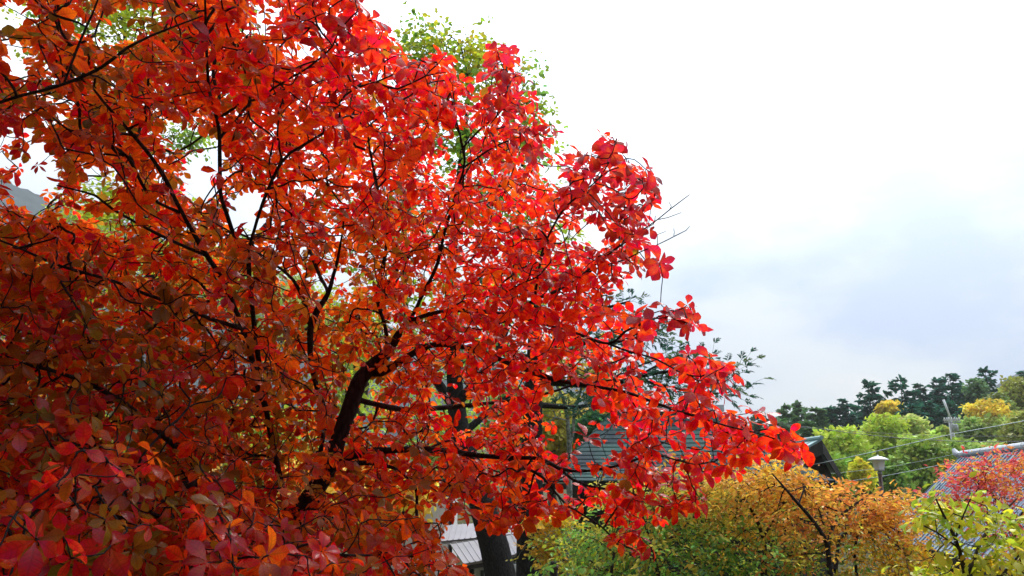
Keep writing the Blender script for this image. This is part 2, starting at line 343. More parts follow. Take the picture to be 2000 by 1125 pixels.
# ------------------------------------------------------------------ the red tree (foreground)
def limb(pts): return [tuple(at(x, y, d)) + (w * d / FPX / 2,) for x, y, d, w in pts]    # w = width seen in the photo, pixels
TRUNK = limb([(545, 1420, 3.3, 90), (556, 1250, 3.35, 72), (575, 1050, 3.42, 54), (640, 912, 3.55, 38), (678, 811, 3.65, 33), (705, 739, 3.75, 31), (733, 711, 3.8, 28), (757, 689, 3.8, 20), (780, 650, 3.78, 15)])
LIMBS = [
 [(720, 725, 3.78, 24), (744, 728, 3.75, 20), (789, 700, 3.65, 18), (833, 676, 3.55, 16), (878, 674, 3.45, 14), (933, 684, 3.3, 13), (1009, 715, 3.1, 13), (1084, 742, 2.95, 12), (1171, 757, 2.8, 10), (1228, 768, 2.7, 8), (1311, 798, 2.5, 7), (1420, 832, 2.35, 5), (1480, 846, 2.28, 4), (1532, 864, 2.22, 3)],
 [(640, 912, 3.55, 26), (672, 896, 3.5, 24), (711, 884, 3.42, 21), (755, 880, 3.35, 19), (817, 878, 3.25, 17), (878, 883, 3.15, 16), (933, 889, 3.05, 14), (1000, 894, 2.95, 12), (1054, 896, 2.88, 11), (1092, 915, 2.82, 10), (1133, 921, 2.78, 8), (1179, 915, 2.72, 7), (1220, 906, 2.66, 6), (1277, 889, 2.6, 5), (1345, 905, 2.52, 4)],
 [(1092, 915, 2.82, 8), (1118, 936, 2.8, 7), (1149, 949, 2.78, 7), (1198, 957, 2.75, 6), (1235, 964, 2.72, 6), (1273, 983, 2.7, 5), (1320, 998, 2.66, 4)],
 [(985, 893, 2.97, 9), (1024, 912, 2.95, 8), (1062, 934, 2.92, 7), (1084, 961, 2.9, 6), (1107, 987, 2.88, 6), (1133, 1002, 2.86, 5), (1179, 1032, 2.82, 5), (1205, 1063, 2.8, 4)],
 [(655, 908, 3.52, 16), (711, 904, 3.4, 13), (750, 908, 3.3, 11), (783, 922, 3.25, 10), (811, 950, 3.2, 9), (815, 1010, 3.1, 7), (830, 1060, 3.0, 5)],
 [(780, 650, 3.78, 15), (790, 632, 3.76, 13), (809, 623, 3.7, 12), (863, 609, 3.55, 11), (930, 607, 3.4, 11), (1000, 612, 3.2, 10), (1044, 586, 3.05, 9), (1089, 567, 2.92, 8), (1156, 522, 2.75, 6), (1196, 491, 2.65, 5), (1240, 460, 2.55, 4), (1284, 429, 2.48, 3), (1311, 407, 2.44, 3), (1347, 380, 2.4, 2)],
 [(1000, 612, 3.2, 10), (1044, 629, 3.08, 9), (1120, 649, 2.85, 8), (1187, 671, 2.65, 7), (1222, 647, 2.52, 6), (1253, 633, 2.42, 5), (1290, 617, 2.32, 4), (1335, 602, 2.22, 3)],
 [(1187, 671, 2.65, 6), (1231, 687, 2.55, 6), (1284, 702, 2.45, 5), (1330, 728, 2.38, 4), (1370, 735, 2.32, 4), (1405, 722, 2.28, 3)],
 [(1044, 586, 3.05, 7), (1053, 527, 2.9, 7), (1062, 482, 2.75, 6), (1096, 416, 2.5, 6), (1133, 380, 2.35, 5), (1169, 349, 2.2, 4), (1196, 304, 2.08, 3), (1205, 270, 2.0, 2)],
 [(1089, 567, 2.92, 6), (1160, 526, 2.75, 5), (1222, 507, 2.62, 4), (1249, 493, 2.58, 3), (1284, 478, 2.54, 2.4), (1320, 460, 2.5, 2.8), (1340, 450, 2.48, 2.4), (1347, 442, 2.47, 1.8)],
 [(757, 689, 3.8, 14), (753, 640, 3.76, 11), (738, 584, 3.7, 10), (745, 527, 3.6, 9), (752, 499, 3.55, 8), (756, 442, 3.4, 8), (738, 396, 3.2, 7), (735, 358, 3.1, 7), (724, 302, 2.95, 6), (717, 249, 2.8, 4)],
 [(800, 627, 3.7, 10), (850, 520, 3.5, 9), (877, 420, 3.2, 8), (905, 331, 3.0, 7), (902, 284, 2.9, 6), (888, 220, 2.75, 4), (880, 180, 2.65, 3)],
 [(903, 290, 2.9, 6), (941, 249, 2.8, 5), (984, 210, 2.7, 4), (991, 149, 2.6, 3), (985, 110, 2.5, 2)],
 [(905, 328, 3.0, 6), (970, 284, 2.9, 5), (1037, 261, 2.8, 4), (1076, 242, 2.75, 2.5)],
 [(600, 985, 3.48, 22), (618, 930, 3.42, 16), (628, 878, 3.38, 13), (633, 811, 3.33, 13), (610, 725, 3.25, 13), (605, 640, 3.2, 19), (612, 618, 3.2, 18), (639, 572, 3.2, 13), (655, 520, 3.2, 9), (668, 460, 3.15, 6), (672, 400, 3.1, 4)],
 [(606, 632, 3.2, 14), (583, 561, 3.1, 10), (548, 525, 3.0, 8), (505, 495, 2.95, 6), (470, 440, 2.9, 4)],
 [(575, 1050, 3.42, 26), (548, 940, 3.4, 18), (520, 800, 3.3, 14), (498, 650, 3.1, 13), (488, 560, 2.95, 13), (484, 493, 2.8, 13), (462, 471, 2.75, 13), (444, 422, 2.7, 12), (431, 378, 2.6, 11), (429, 311, 2.5, 11), (427, 249, 2.4, 10), (409, 178, 2.25, 9), (404, 111, 2.15, 8), (402, 44, 2.05, 7), (398, -60, 1.95, 6), (392, -160, 1.9, 4)],
 [(425, 232, 2.37, 8), (467, 200, 2.3, 8), (480, 147, 2.22, 6), (444, 53, 2.1, 5), (425, -40, 2.0, 4)],
 [(467, 200, 2.3, 7), (511, 191, 2.25, 6), (533, 173, 2.2, 6), (600, 133, 2.1, 5), (650, 90, 2.0, 4), (665, 55, 1.95, 3)],
 [(484, 493, 2.8, 9), (512, 400, 2.65, 9), (550, 316, 2.5, 9), (585, 288, 2.45, 8), (632, 260, 2.4, 8), (664, 235, 2.35, 7), (664, 199, 2.3, 6), (692, 174, 2.25, 6), (735, 160, 2.18, 5), (767, 146, 2.12, 4)],
 [(735, 160, 2.18, 5), (777, 174, 2.15, 5), (831, 149, 2.1, 4), (872, 141, 2.05, 2.5)],
 [(520, 800, 3.15, 18), (480, 660, 3.0, 15), (440, 555, 2.85, 14), (400, 493, 2.75, 13), (347, 400, 2.6, 11), (311, 329, 2.5, 11), (267, 271, 2.4, 10), (204, 200, 2.25, 8), (182, 173, 2.2, 6)],
 [(352, 415, 2.62, 9), (293, 382, 2.55, 8), (249, 307, 2.45, 8), (196, 276, 2.35, 7), (147, 262, 2.25, 6), (80, 209, 2.1, 4)],
 [(405, 500, 2.76, 9), (311, 458, 2.6, 8), (222, 409, 2.45, 7), (187, 382, 2.4, 6), (111, 362, 2.3, 4)],
 [(-500, 480, 2.6, 22), (-330, 380, 2.35, 18), (-160, 270, 2.05, 14), (0, 200, 1.85, 9), (111, 169, 1.8, 8), (196, 133, 1.78, 8), (249, 93, 1.76, 7), (293, 71, 1.75, 6), (396, 31, 1.72, 4)],
 [(125, 163, 1.8, 6), (156, 80, 1.78, 6), (191, 0, 1.75, 5), (200, -80, 1.72, 3)],
 [(556, 1250, 3.35, 50), (480, 1000, 3.1, 36), (430, 955, 2.95, 30), (364, 945, 2.8, 24), (299, 983, 2.65, 20), (247, 1011, 2.5, 17), (112, 1025, 2.3, 16), (14, 1062, 2.1, 14), (-150, 1070, 1.95, 9)],
 [(430, 955, 2.95, 20), (330, 860, 2.75, 16), (230, 780, 2.55, 13), (120, 730, 2.4, 10), (0, 700, 2.25, 8), (-120, 660, 2.1, 5)],
 [(498, 650, 3.0, 12), (380, 610, 2.75, 10), (250, 560, 2.5, 9), (120, 520, 2.3, 8), (0, 470, 2.15, 6), (-150, 430, 2.0, 4)],
 [(430, 955, 2.95, 16), (330, 1010, 2.5, 12), (240, 960, 2.0, 8), (180, 950, 1.6, 6)],
 [(556, 1250, 3.35, 30), (520, 1180, 2.8, 22), (470, 1120, 2.2, 14), (430, 1060, 1.7, 8)],
 [(545, 1420, 3.3, 60), (350, 1300, 2.8, 40), (150, 1200, 2.2, 24), (20, 1130, 1.7, 14)],
 [(-500, 480, 2.6, 22), (-560, 100, 2.2, 18), (-520, -500, 1.6, 14), (-200, -1500, .9, 10)],
 # leafless side twigs of the two bare shoots
 [(1276, 438, 2.49, 2.4), (1279, 430, 2.48, 2), (1280, 421, 2.48, 1.6)], [(1307, 411, 2.45, 2.4), (1311, 403, 2.44, 2), (1306, 394, 2.44, 1.6)], [(1284, 429, 2.48, 2.4), (1304, 425, 2.47, 2), (1331, 415, 2.46, 1.6)], [(1267, 486, 2.56, 2.2), (1266, 480, 2.56, 2), (1267, 472, 2.55, 1.6)], [(1284, 477, 2.54, 2.2), (1284, 458, 2.53, 2), (1300, 452, 2.53, 1.5)], [(1316, 461, 2.5, 2), (1317, 454, 2.5, 1.8), (1316, 446, 2.5, 1.5)], [(1244, 494, 2.58, 2.2), (1248, 482, 2.58, 2), (1248, 468, 2.57, 1.6)], [(1262, 455, 2.52, 2.4), (1268, 430, 2.52, 2), (1271, 410, 2.51, 1.6)],
 # branches on the far side, seen only in glimpses
 [(690, 780, 3.7, 16), (800, 800, 3.9, 14), (930, 790, 4.1, 11), (1060, 770, 4.1, 8), (1150, 740, 4.0, 5)],
 [(640, 572, 3.2, 10), (600, 480, 3.5, 9), (560, 380, 3.7, 8), (520, 280, 3.8, 6), (480, 200, 3.8, 4)],
 [(735, 584, 3.7, 10), (820, 480, 4.0, 8), (920, 420, 4.1, 7), (1010, 360, 4.1, 4)],
]
LIMBS = [limb([(x, y, d, w * .74) for x, y, d, w in p]) for p in LIMBS]
OUTL = [(-420, -330), (560, -330), (640, -120), (690, -20), (702, 22), (745, 42), (790, 112), (880, 108), (902, 168), (962, 182), (962, 100), (1000, 88), (1022, 140), (1012, 168), (1060, 185), (1050, 228), (1085, 240), (1078, 265), (1040, 292), (1062, 298), (1110, 288), (1140, 300), (1170, 268), (1210, 264), (1238, 318), (1272, 328), (1286, 380), (1262, 420), (1272, 458), (1222, 498), (1295, 504), (1296, 526), (1232, 560), (1200, 580), (1232, 612), (1272, 592), (1330, 586), (1382, 622), (1375, 640), (1302, 644), (1284, 690), (1340, 690), (1425, 704), (1440, 742), (1420, 772), (1384, 800), (1470, 792), (1494, 832), (1540, 842), (1572, 884), (1550, 892), (1448, 884), (1440, 922), (1330, 934), (1388, 968), (1372, 992), (1290, 1012), (1232, 1020), (1276, 1062), (1264, 1084), (1220, 1072), (1170, 1030), (1115, 1008), (1026, 1008), (1022, 1046), (990, 1046), (930, 1010), (882, 1030), (890, 1082), (925, 1130), (940, 1400), (-420, 1400)]
#        px   py   near far
DEP = [(-250, -100, 1.6, 4.2, .15, 2.0), (0, 0, 1.65, 4.2, .15, 1.9), (250, 100, 1.7, 4.2, .06, 2.2), (550, 50, 1.8, 3.2, .3, 2.1), (690, 20, 1.8, 2.4, .5, 2.0), (800, 140, 2.0, 3.2, .3, 2.2), (960, 160, 2.4, 3.2, .5, 2.7), (1050, 230, 2.6, 3.2, .5, 2.8), (1000, 370, 2.7, 4.4, .10, 3.1), (880, 330, 2.7, 4.3, .06, 3.1), (1180, 300, 1.95, 2.5, .5, 2.15), (1200, 400, 2.2, 2.9, .4, 2.45), (1150, 520, 2.5, 3.4, .3, 2.8), (1330, 610, 2.05, 2.5, .5, 2.25), (1400, 730, 2.2, 2.7, .5, 2.4), (1550, 870, 2.15, 2.5, .5, 2.25), (1250, 1050, 2.6, 3.0, .4, 2.8), (1370, 980, 2.5, 2.8, .4, 2.65), (1200, 800, 2.4, 3.9, .25, 2.8), (1000, 780, 2.7, 4.4, .12, 3.1), (900, 850, 2.7, 4.4, .12, 3.3), (870, 540, 2.7, 4.6, .12, 3.5), (700, 600, 2.7, 4.8, .04, 3.7), (700, 300, 2.3, 4.6, .05, 2.95), (400, 400, 2.2, 4.6, .05, 2.75), (420, 560, 2.1, 4.6, .2, 2.9), (520, 720, 2.2, 4.6, .25, 3.2), (600, 880, 2.3, 4.6, .12, 3.6), (150, 400, 2.0, 4.6, .06, 2.5), (450, 650, 2.2, 4.6, .12, 3.0), (700, 780, 2.7, 4.8, .04, 3.85), (100, 600, 2.0, 4.4, .3, 2.6), (180, 950, 1.3, 3.4, .35, 2.2), (20, 1100, 1.25, 3.2, .45, 2.1), (430, 1080, 1.4, 3.4, .4, 2.3), (600, 1100, 1.6, 3.5, .35, 2.6), (820, 1080, 2.0, 3.6, .3, 3.0), (1000, 1000, 2.7, 3.4, .4, 3.0), (560, 850, 2.3, 4.6, .12, 3.3), (300, 750, 1.9, 4.4, .22, 2.7), (-300, 600, 1.9, 4.0, .3, 2.4), (-300, 1100, 1.4, 3.4, .4, 2.2)]
#       px,py, rx, ry, share of leaves kept
GAPS = [(22, 30, 30, 26, 0), (205, 58, 30, 26, .1), (262, 42, 45, 24, .1), (140, 45, 12, 12, 0), (30, 112, 24, 24, .1), (25, 290, 46, 36, .1), (80, 318, 28, 26, .1), (60, 372, 48, 28, .1), (112, 212, 18, 14, .1), (200, 350, 34, 18, .1), (345, 258, 28, 18, .05), (400, 298, 34, 26, .03), (398, 350, 26, 40, .05), (482, 415, 32, 30, 0), (520, 32, 16, 34, .1), (592, 92, 18, 22, .15), (655, 40, 16, 26, .15), (590, 365, 12, 9, .2), (560, 530, 22, 14, .2), (645, 545, 26, 18, .15), (872, 300, 28, 34, .1), (905, 255, 22, 24, .2), (700, 765, 24, 60, .15), (880, 775, 28, 36, .12), (925, 810, 26, 20, .2), (1108, 800, 46, 46, .08), (1090, 850, 22, 22, .3), (1180, 850, 38, 30, .2), (1320, 655, 30, 12, .2), (1400, 690, 30, 12, .2), (1290, 745, 40, 10, .3), (1430, 790, 30, 8, .3), (1250, 590, 24, 10, .3), (1150, 905, 30, 18, .3), (1112, 945, 46, 20, .2), (1300, 668, 34, 22, .1), (1280, 725, 22, 16, .2), (1110, 768, 40, 14, .15), (830, 985, 22, 24, .15), (795, 980, 16, 10, .3), (780, 1050, 14, 16, .2), (900, 1050, 24, 34, .05), (1000, 1030, 6, 8, .4), (170, 405, 50, 26, .3), (250, 440, 40, 20, .3), (1215, 575, 14, 12, .1), (1260, 560, 30, 20, .1), (480, 700, 12, 12, .4), (100, 760, 14, 10, .4), (240, 880, 16, 12, .5), (1330, 860, 40, 14, .5), (1160, 1000, 30, 14, .4), (1075, 330, 16, 30, .2), (1110, 440, 10, 10, .3), (1150, 460, 24, 14, .2), (820, 590, 18, 10, .3), (700, 500, 14, 10, .4)]
#  px py  red crimson orange olive green
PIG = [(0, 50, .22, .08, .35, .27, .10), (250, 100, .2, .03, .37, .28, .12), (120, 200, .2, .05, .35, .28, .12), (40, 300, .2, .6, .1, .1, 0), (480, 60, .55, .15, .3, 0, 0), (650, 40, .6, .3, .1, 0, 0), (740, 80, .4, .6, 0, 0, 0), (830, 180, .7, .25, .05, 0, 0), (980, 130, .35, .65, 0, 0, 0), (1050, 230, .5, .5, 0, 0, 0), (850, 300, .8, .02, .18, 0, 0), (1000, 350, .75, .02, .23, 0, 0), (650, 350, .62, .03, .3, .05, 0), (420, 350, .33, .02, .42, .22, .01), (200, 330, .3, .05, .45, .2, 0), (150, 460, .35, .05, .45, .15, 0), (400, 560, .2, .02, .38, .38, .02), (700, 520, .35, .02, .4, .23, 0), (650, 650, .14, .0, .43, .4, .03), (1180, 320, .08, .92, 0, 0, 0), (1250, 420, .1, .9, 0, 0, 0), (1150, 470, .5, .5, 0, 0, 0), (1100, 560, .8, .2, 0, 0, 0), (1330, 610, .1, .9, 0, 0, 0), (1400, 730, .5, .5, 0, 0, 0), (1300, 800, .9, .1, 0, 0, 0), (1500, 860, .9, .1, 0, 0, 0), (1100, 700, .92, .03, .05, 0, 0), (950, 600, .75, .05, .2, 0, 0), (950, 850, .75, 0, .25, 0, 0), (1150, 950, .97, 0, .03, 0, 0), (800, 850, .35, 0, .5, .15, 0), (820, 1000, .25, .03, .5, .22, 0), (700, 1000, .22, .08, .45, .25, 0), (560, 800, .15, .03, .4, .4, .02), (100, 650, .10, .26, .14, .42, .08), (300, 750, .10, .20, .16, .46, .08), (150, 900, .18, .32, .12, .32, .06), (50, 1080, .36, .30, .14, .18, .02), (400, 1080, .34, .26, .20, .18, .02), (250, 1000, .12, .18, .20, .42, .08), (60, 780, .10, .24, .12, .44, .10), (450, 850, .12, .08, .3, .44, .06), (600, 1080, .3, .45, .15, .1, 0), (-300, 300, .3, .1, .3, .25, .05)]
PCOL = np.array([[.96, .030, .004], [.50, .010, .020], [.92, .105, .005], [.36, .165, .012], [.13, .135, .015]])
def red_tree():
    n0 = 40000
    px = rng.uniform(-420, 1580, n0); py = rng.uniform(-330, 1400, n0)
    ok = in_poly(px, py, OUTL)
    for gx, gy, rx, ry, keep in GAPS:
        r2 = ((px - gx) / (rx + 13)) ** 2 + ((py - gy) / (ry + 13)) ** 2
        ok &= ~((r2 < 1.1) & (rng.random(n0) > keep))
    ok &= rng.random(n0) < np.interp(px, [700, 950, 1200, 1500], [1, .85, .54, .5])
    off = (px < -60) | (py < -60) | (py > 1190)
    ok &= ~(off & (rng.random(n0) > .45))
    px, py = px[ok], py[ok]
    d = idw(px, py, DEP); u = rng.random(len(px))
    near, far = d[:, 0], d[:, 1]
    fr = d[:, 2]                                    # share of clusters between the viewer and the branches
    TIP = np.array([(1556, 872), (1540, 862), (1512, 853), (1566, 884), (1530, 874), (1374, 632), (1350, 612), (1330, 602), (1302, 606), (1436, 736), (1420, 716), (1400, 724), (1205, 277), (1195, 300), (1216, 312), (1182, 290), (1140, 302), (1270, 336), (1280, 376), (1256, 346), (1288, 513), (1270, 516), (1250, 520), (985, 106), (1008, 130), (992, 150), (1050, 190), (1074, 246), (1270, 1068), (1250, 1050), (1380, 976), (1350, 986), (1494, 806), (1470, 802), (745, 62), (735, 88), (1262, 600), (1345, 590)], float)
    px = np.r_[px, TIP[:, 0]]; py = np.r_[py, TIP[:, 1]]; dt = idw(TIP[:, 0], TIP[:, 1], DEP, 4); near = np.r_[near, dt[:, 0]]; far = np.r_[far, dt[:, 1]]; fr = np.r_[fr, dt[:, 2]]; d = np.vstack([d, dt]); u = np.r_[u, rng.random(len(TIP)) * .4]
    dd = np.where(rng.random(len(px)) < fr, near + (d[:, 3] - near) * u, np.sqrt(d[:, 3] ** 2 + u * (far ** 2 - d[:, 3] ** 2)))
    P = EYE + dd[:, None] * ((px - 1000) / FPX)[:, None] * RT - dd[:, None] * ((py - 562.5) / FPX)[:, None] * UPV + dd[:, None] * FW
    # unseen leaves added over and behind the camera to shade the low near branches
    no = 9500; O = rng.uniform([-4.6, -2.6, 2.9], [.5, 1.25, 4.6], (no, 3)); O = O[(O[:, 0] + .35 * O[:, 1] < -.1) & (O[:, 2] > 2.9 + .25 * np.maximum(O[:, 1], 0))]; no = len(O)
    P = np.vstack([P, O]); px = np.r_[px, np.full(no, -200.)]; py = np.r_[py, np.full(no, -300.)]; dd = np.r_[dd, np.full(no, 3.)]; near = np.r_[near, np.full(no, 2.)]; far = np.r_[far, np.full(no, 4.)]
    k = thin(P, .046); P, px, py, dd, near, far = P[k], px[k], py[k], dd[k], near[k], far[k]
    skel = resample_skel([TRUNK] + LIMBS, .035)
    for s in skel:                                  # knobbly wood
        k = len(s); w = np.convolve(rng.normal(size=k + 4), np.ones(3) / 3, 'same')[2:-2]; s[:, 3] *= 1 + .10 * w
        s[1:-1, :3] += (np.convolve(rng.normal(size=k + 4), np.ones(5) / 5, 'same')[2:-2][:, None] * rng.normal(size=3) * s[:, 3:4] * .45)[1:-1]
    order, par, cnt, P0, dirs, S, SR = grow(skel, P, .22)
    root = empty("red_autumn_tree", np.array(TRUNK[0][:3]))
    tag(root, "large red autumn tree with dark branching trunk filling the left and centre", "tree")
    V, F = tubes([skel[0]], 10); build("trunk", V, F, M_BARK, root)
    for s in skel[1:]:
        V, F = tubes([s], 8); build("limb", V, F, M_BARK, root)
    V, F = twig_mesh(order, par, cnt, P0, P, dirs, SR, len(S), .0013, .33, 5, 5, .006, .08)
    build("twig_growth", V, F, M_BARK, root)
    # five-leaved whorls
    nW = len(P); ctr = np.mean(P, 0)
    outw = nrm(P - (ctr + np.array([0, 0, -.6])))
    ax = nrm(dirs * .35 + np.array([0, 0, .75]) + outw * .40 + rng.normal(size=(nW, 3)) * .33 + np.array([0, -.22, 0]))
    nl = rng.choice([4, 5, 5, 5, 6], nW); W = np.repeat(np.arange(nW), nl)
    ph0 = rng.random(nW) * 6.28; idx = np.concatenate([np.arange(k) for k in nl])
    ang = ph0[W] + idx * 6.283 / nl[W] + rng.normal(size=len(W)) * .18
    A = ax[W]; e1 = nrm(np.cross(A, np.array([.2, .9, .1]) + 0 * A)); e2 = np.cross(A, e1)
    rad = np.cos(ang)[:, None] * e1 + np.sin(ang)[:, None] * e2
    lift = rng.normal(.05, .30, nW)[W] + rng.normal(size=len(W)) * .2
    dv = nrm(rad + lift[:, None] * A + np.array([0, 0, -.22]))
    nv = nrm(A - lift[:, None] * rad + rng.normal(size=(len(W), 3)) * .15)
    size = np.clip(rng.normal(.0425, .0085, nW), .024, .066)[W] * np.clip(rng.normal(1, .17, len(W)), .5, 1.35)
    base = P[W] + rad * .004
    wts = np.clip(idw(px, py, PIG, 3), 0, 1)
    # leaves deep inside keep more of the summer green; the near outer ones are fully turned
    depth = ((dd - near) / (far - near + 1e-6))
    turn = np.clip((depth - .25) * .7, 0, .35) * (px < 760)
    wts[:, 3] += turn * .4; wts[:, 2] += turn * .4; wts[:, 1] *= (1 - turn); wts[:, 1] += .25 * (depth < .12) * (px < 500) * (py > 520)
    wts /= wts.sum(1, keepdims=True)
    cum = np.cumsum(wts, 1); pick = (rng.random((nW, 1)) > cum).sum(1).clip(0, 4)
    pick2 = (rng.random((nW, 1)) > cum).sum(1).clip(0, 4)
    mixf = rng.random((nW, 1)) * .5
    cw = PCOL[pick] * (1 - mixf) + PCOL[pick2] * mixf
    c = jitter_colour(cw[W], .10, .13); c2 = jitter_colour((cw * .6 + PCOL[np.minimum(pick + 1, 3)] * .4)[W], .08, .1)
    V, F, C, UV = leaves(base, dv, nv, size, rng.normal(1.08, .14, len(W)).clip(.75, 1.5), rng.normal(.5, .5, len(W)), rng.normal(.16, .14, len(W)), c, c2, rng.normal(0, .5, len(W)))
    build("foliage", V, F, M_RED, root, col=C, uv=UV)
    print("red tree whorls", nW, "leaves", len(W))
red_tree()

# ------------------------------------------------------------------ generic mid-distance trees and shrubs
def leafy(name, label, cat, Y, lines, blobs, ncl, nleaf, leaf, cols, bark, group=None, depth=1.0, bf=.3, droop=.15, spread=.12, polyclip=None, rtip=.0015, rmax=.02, up=.5, dmin=0, wid=1.0, big=False, hv=(.14, .2), shift=0):
    """lines: [(px,py,dY,width px)...] branches; blobs: (px,py,rx,ry,share,colour index mix) clumps of leaf clusters"""
    def lb(p):
        o = []
        for x, y, dy, w in p:
            q = atY(x, y, Y + dy); o.append(tuple(q) + (w * (Y + dy) / FPX / 2,))
        return o
    lines = [lb(p) for p in lines]
    sk = resample_skel(lines, .08 if Y < 10 else .25)
    B = np.array([b[:5] for b in blobs], float); pr = B[:, 4] / B[:, 4].sum(); bi = rng.choice(len(B), ncl, p=pr)
    g = rng.normal(size=(ncl, 3)) * np.where(rng.random((ncl, 1)) < .12, .85, .52)
    px = B[bi, 0] + g[:, 0] * B[bi, 2]; py = B[bi, 1] + g[:, 1] * B[bi, 3]; yy = Y + shift + g[:, 2] * depth * B[bi, 2] * Y / FPX
    if polyclip is not None:
        k = in_poly(px, py + rng.normal(size=ncl) * 13, polyclip); px, py, yy, bi = px[k], py[k], yy[k], bi[k]
    P = np.array([atY(a, b, c) for a, b, c in zip(px, py, yy)])
    if dmin: k = thin(P, dmin); P, bi, py = P[k], bi[k], py[k]
    order, par, cnt, P0, dirs, S, SR = grow(sk, P, bf)
    root = empty(name, np.array(lines[0][0][:3])); tag(root, label, cat, group)
    V, F = join(tubes([sk[0]], 8), tubes(sk[1:], 6), twig_mesh(order, par, cnt, P0, P, dirs, SR, len(S), rtip, .4, 3, 3, rmax, .08)); build("trunk", V, F, bark, root)
    n = len(P); W = np.repeat(np.arange(n), nleaf); m = len(W)
    ctr = P.mean(0); axs = nrm(nrm((P - ctr) * np.array([1, 1, .4])) * .7 + dirs * .5 + rng.normal(size=(n, 3)) * .5 + np.array([0, 0, .1 - droop]))
    sdv = nrm(np.cross(axs, np.array([0, 0, 1.]) + rng.normal(size=(n, 3)) * .25)); upv = np.cross(sdv, axs); upv *= np.sign(upv[:, 2:] + 1e-9)
    t = rng.random(m); si = np.where(rng.random(m) < .5, -1., 1.)[:, None]
    base = P[W] + axs[W] * ((t - .35) * spread * 3.2)[:, None] + sdv[W] * si * (rng.random((m, 1)) * spread * .5) - np.array([0, 0, 1.]) * (t ** 2 * spread * droop * 2)[:, None] + rng.normal(size=(m, 3)) * spread * .2
    d = nrm(axs[W] * .7 + sdv[W] * si * .8 + rng.normal(size=(m, 3)) * .35 + np.array([0, 0, -droop]))
    nv = nrm(upv[W] + rng.normal(size=(m, 3)) * .4)
    cc = np.array([b[5] for b in blobs]); cm = cols[(rng.random((n, 1)) > np.cumsum(cc[bi], 1)).sum(1).clip(0, len(cols) - 1)]
    c = jitter_colour(cm[W], hv[0] * .6, hv[1])
    sz = leaf * np.clip(rng.normal(1, .25, m), .5, 1.7)
    if big:
        V, F, C, UV = leaves(base, d, nv, sz, np.full(m, 1.0) * wid, rng.normal(.5, .4, m), rng.normal(.2, .1, m), c)
        build("foliage", V, F, M_LEAF, root, col=C)
    else:
        V, F, C = flakes(base, d, nv, sz, rng.normal(1, .15, m) * wid, c); build("foliage", V, F, M_LEAF, root, col=C, smooth=False)
    return root
GOLD = np.array([.72, .42, .05]); OLV = np.array([.50, .44, .06]); GRN = np.array([.20, .37, .06]); DGRN = np.array([.06, .15, .04]); RUST = np.array([.74, .30, .06]); ORG = np.array([.82, .46, .06]); YEL = np.array([.80, .60, .04]); YG = np.array([.54, .54, .03]); PINK = np.array([.78, .13, .13]); REDD = np.array([.60, .06, .05]); LIME = np.array([.36, .46, .035])
CS = np.array([GOLD, OLV, GRN, DGRN, RUST, ORG, YEL, YG, PINK, REDD, LIME])
def mixc(**k):
    nm = ['GOLD', 'OLV', 'GRN', 'DGRN', 'RUST', 'ORG', 'YEL', 'YG', 'PINK', 'REDD', 'LIME']; v = np.array([k.get(x, 0.) for x in nm], float); return v / v.sum()
# golden-green bush at the centre bottom
leafy("garden_bush", "broad golden green bush below the red tree's right tip, beside the orange maple", "bush", 7.6,
      [[(1475, 1300, 0, 16), (1492, 1120, 0, 11), (1490, 1050, 0, 8), (1465, 990, 0, 6), (1430, 950, 0, 4)], [(1490, 1050, 0, 6), (1520, 1000, .1, 4), (1540, 960, .1, 3)], [(1300, 1300, .1, 14), (1290, 1150, .1, 9), (1270, 1060, .1, 6), (1250, 990, .1, 4)], [(1180, 1300, 0, 12), (1190, 1150, 0, 8), (1200, 1080, 0, 5)]],
      [(1390, 950, 95, 42, 1.6, mixc(GOLD=4, OLV=3, ORG=1)), (1290, 985, 80, 45, 1.2, mixc(GOLD=2, OLV=4, YG=1, GRN=1)), (1455, 1010, 85, 55, 1.4, mixc(GOLD=2, OLV=4, GRN=1)), (1330, 1045, 110, 50, 1.6, mixc(OLV=3, GRN=4, GOLD=1)), (1180, 1075, 90, 60, 1.4, mixc(OLV=3, GRN=4, YG=1)), (1430, 1110, 120, 60, 1.6, mixc(GRN=5, DGRN=2, OLV=1)), (1240, 1130, 140, 55, 1.5, mixc(GRN=4, OLV=2, DGRN=1)), (1350, 1220, 260, 80, 1.5, mixc(GRN=4, DGRN=2)), (1215, 965, 40, 25, .4, mixc(GOLD=2, OLV=4))],
      1650, 7, .052, CS, M_BROWNBARK, depth=1.0, spread=.085, rmax=.008, droop=.3, wid=.75, shift=.35)
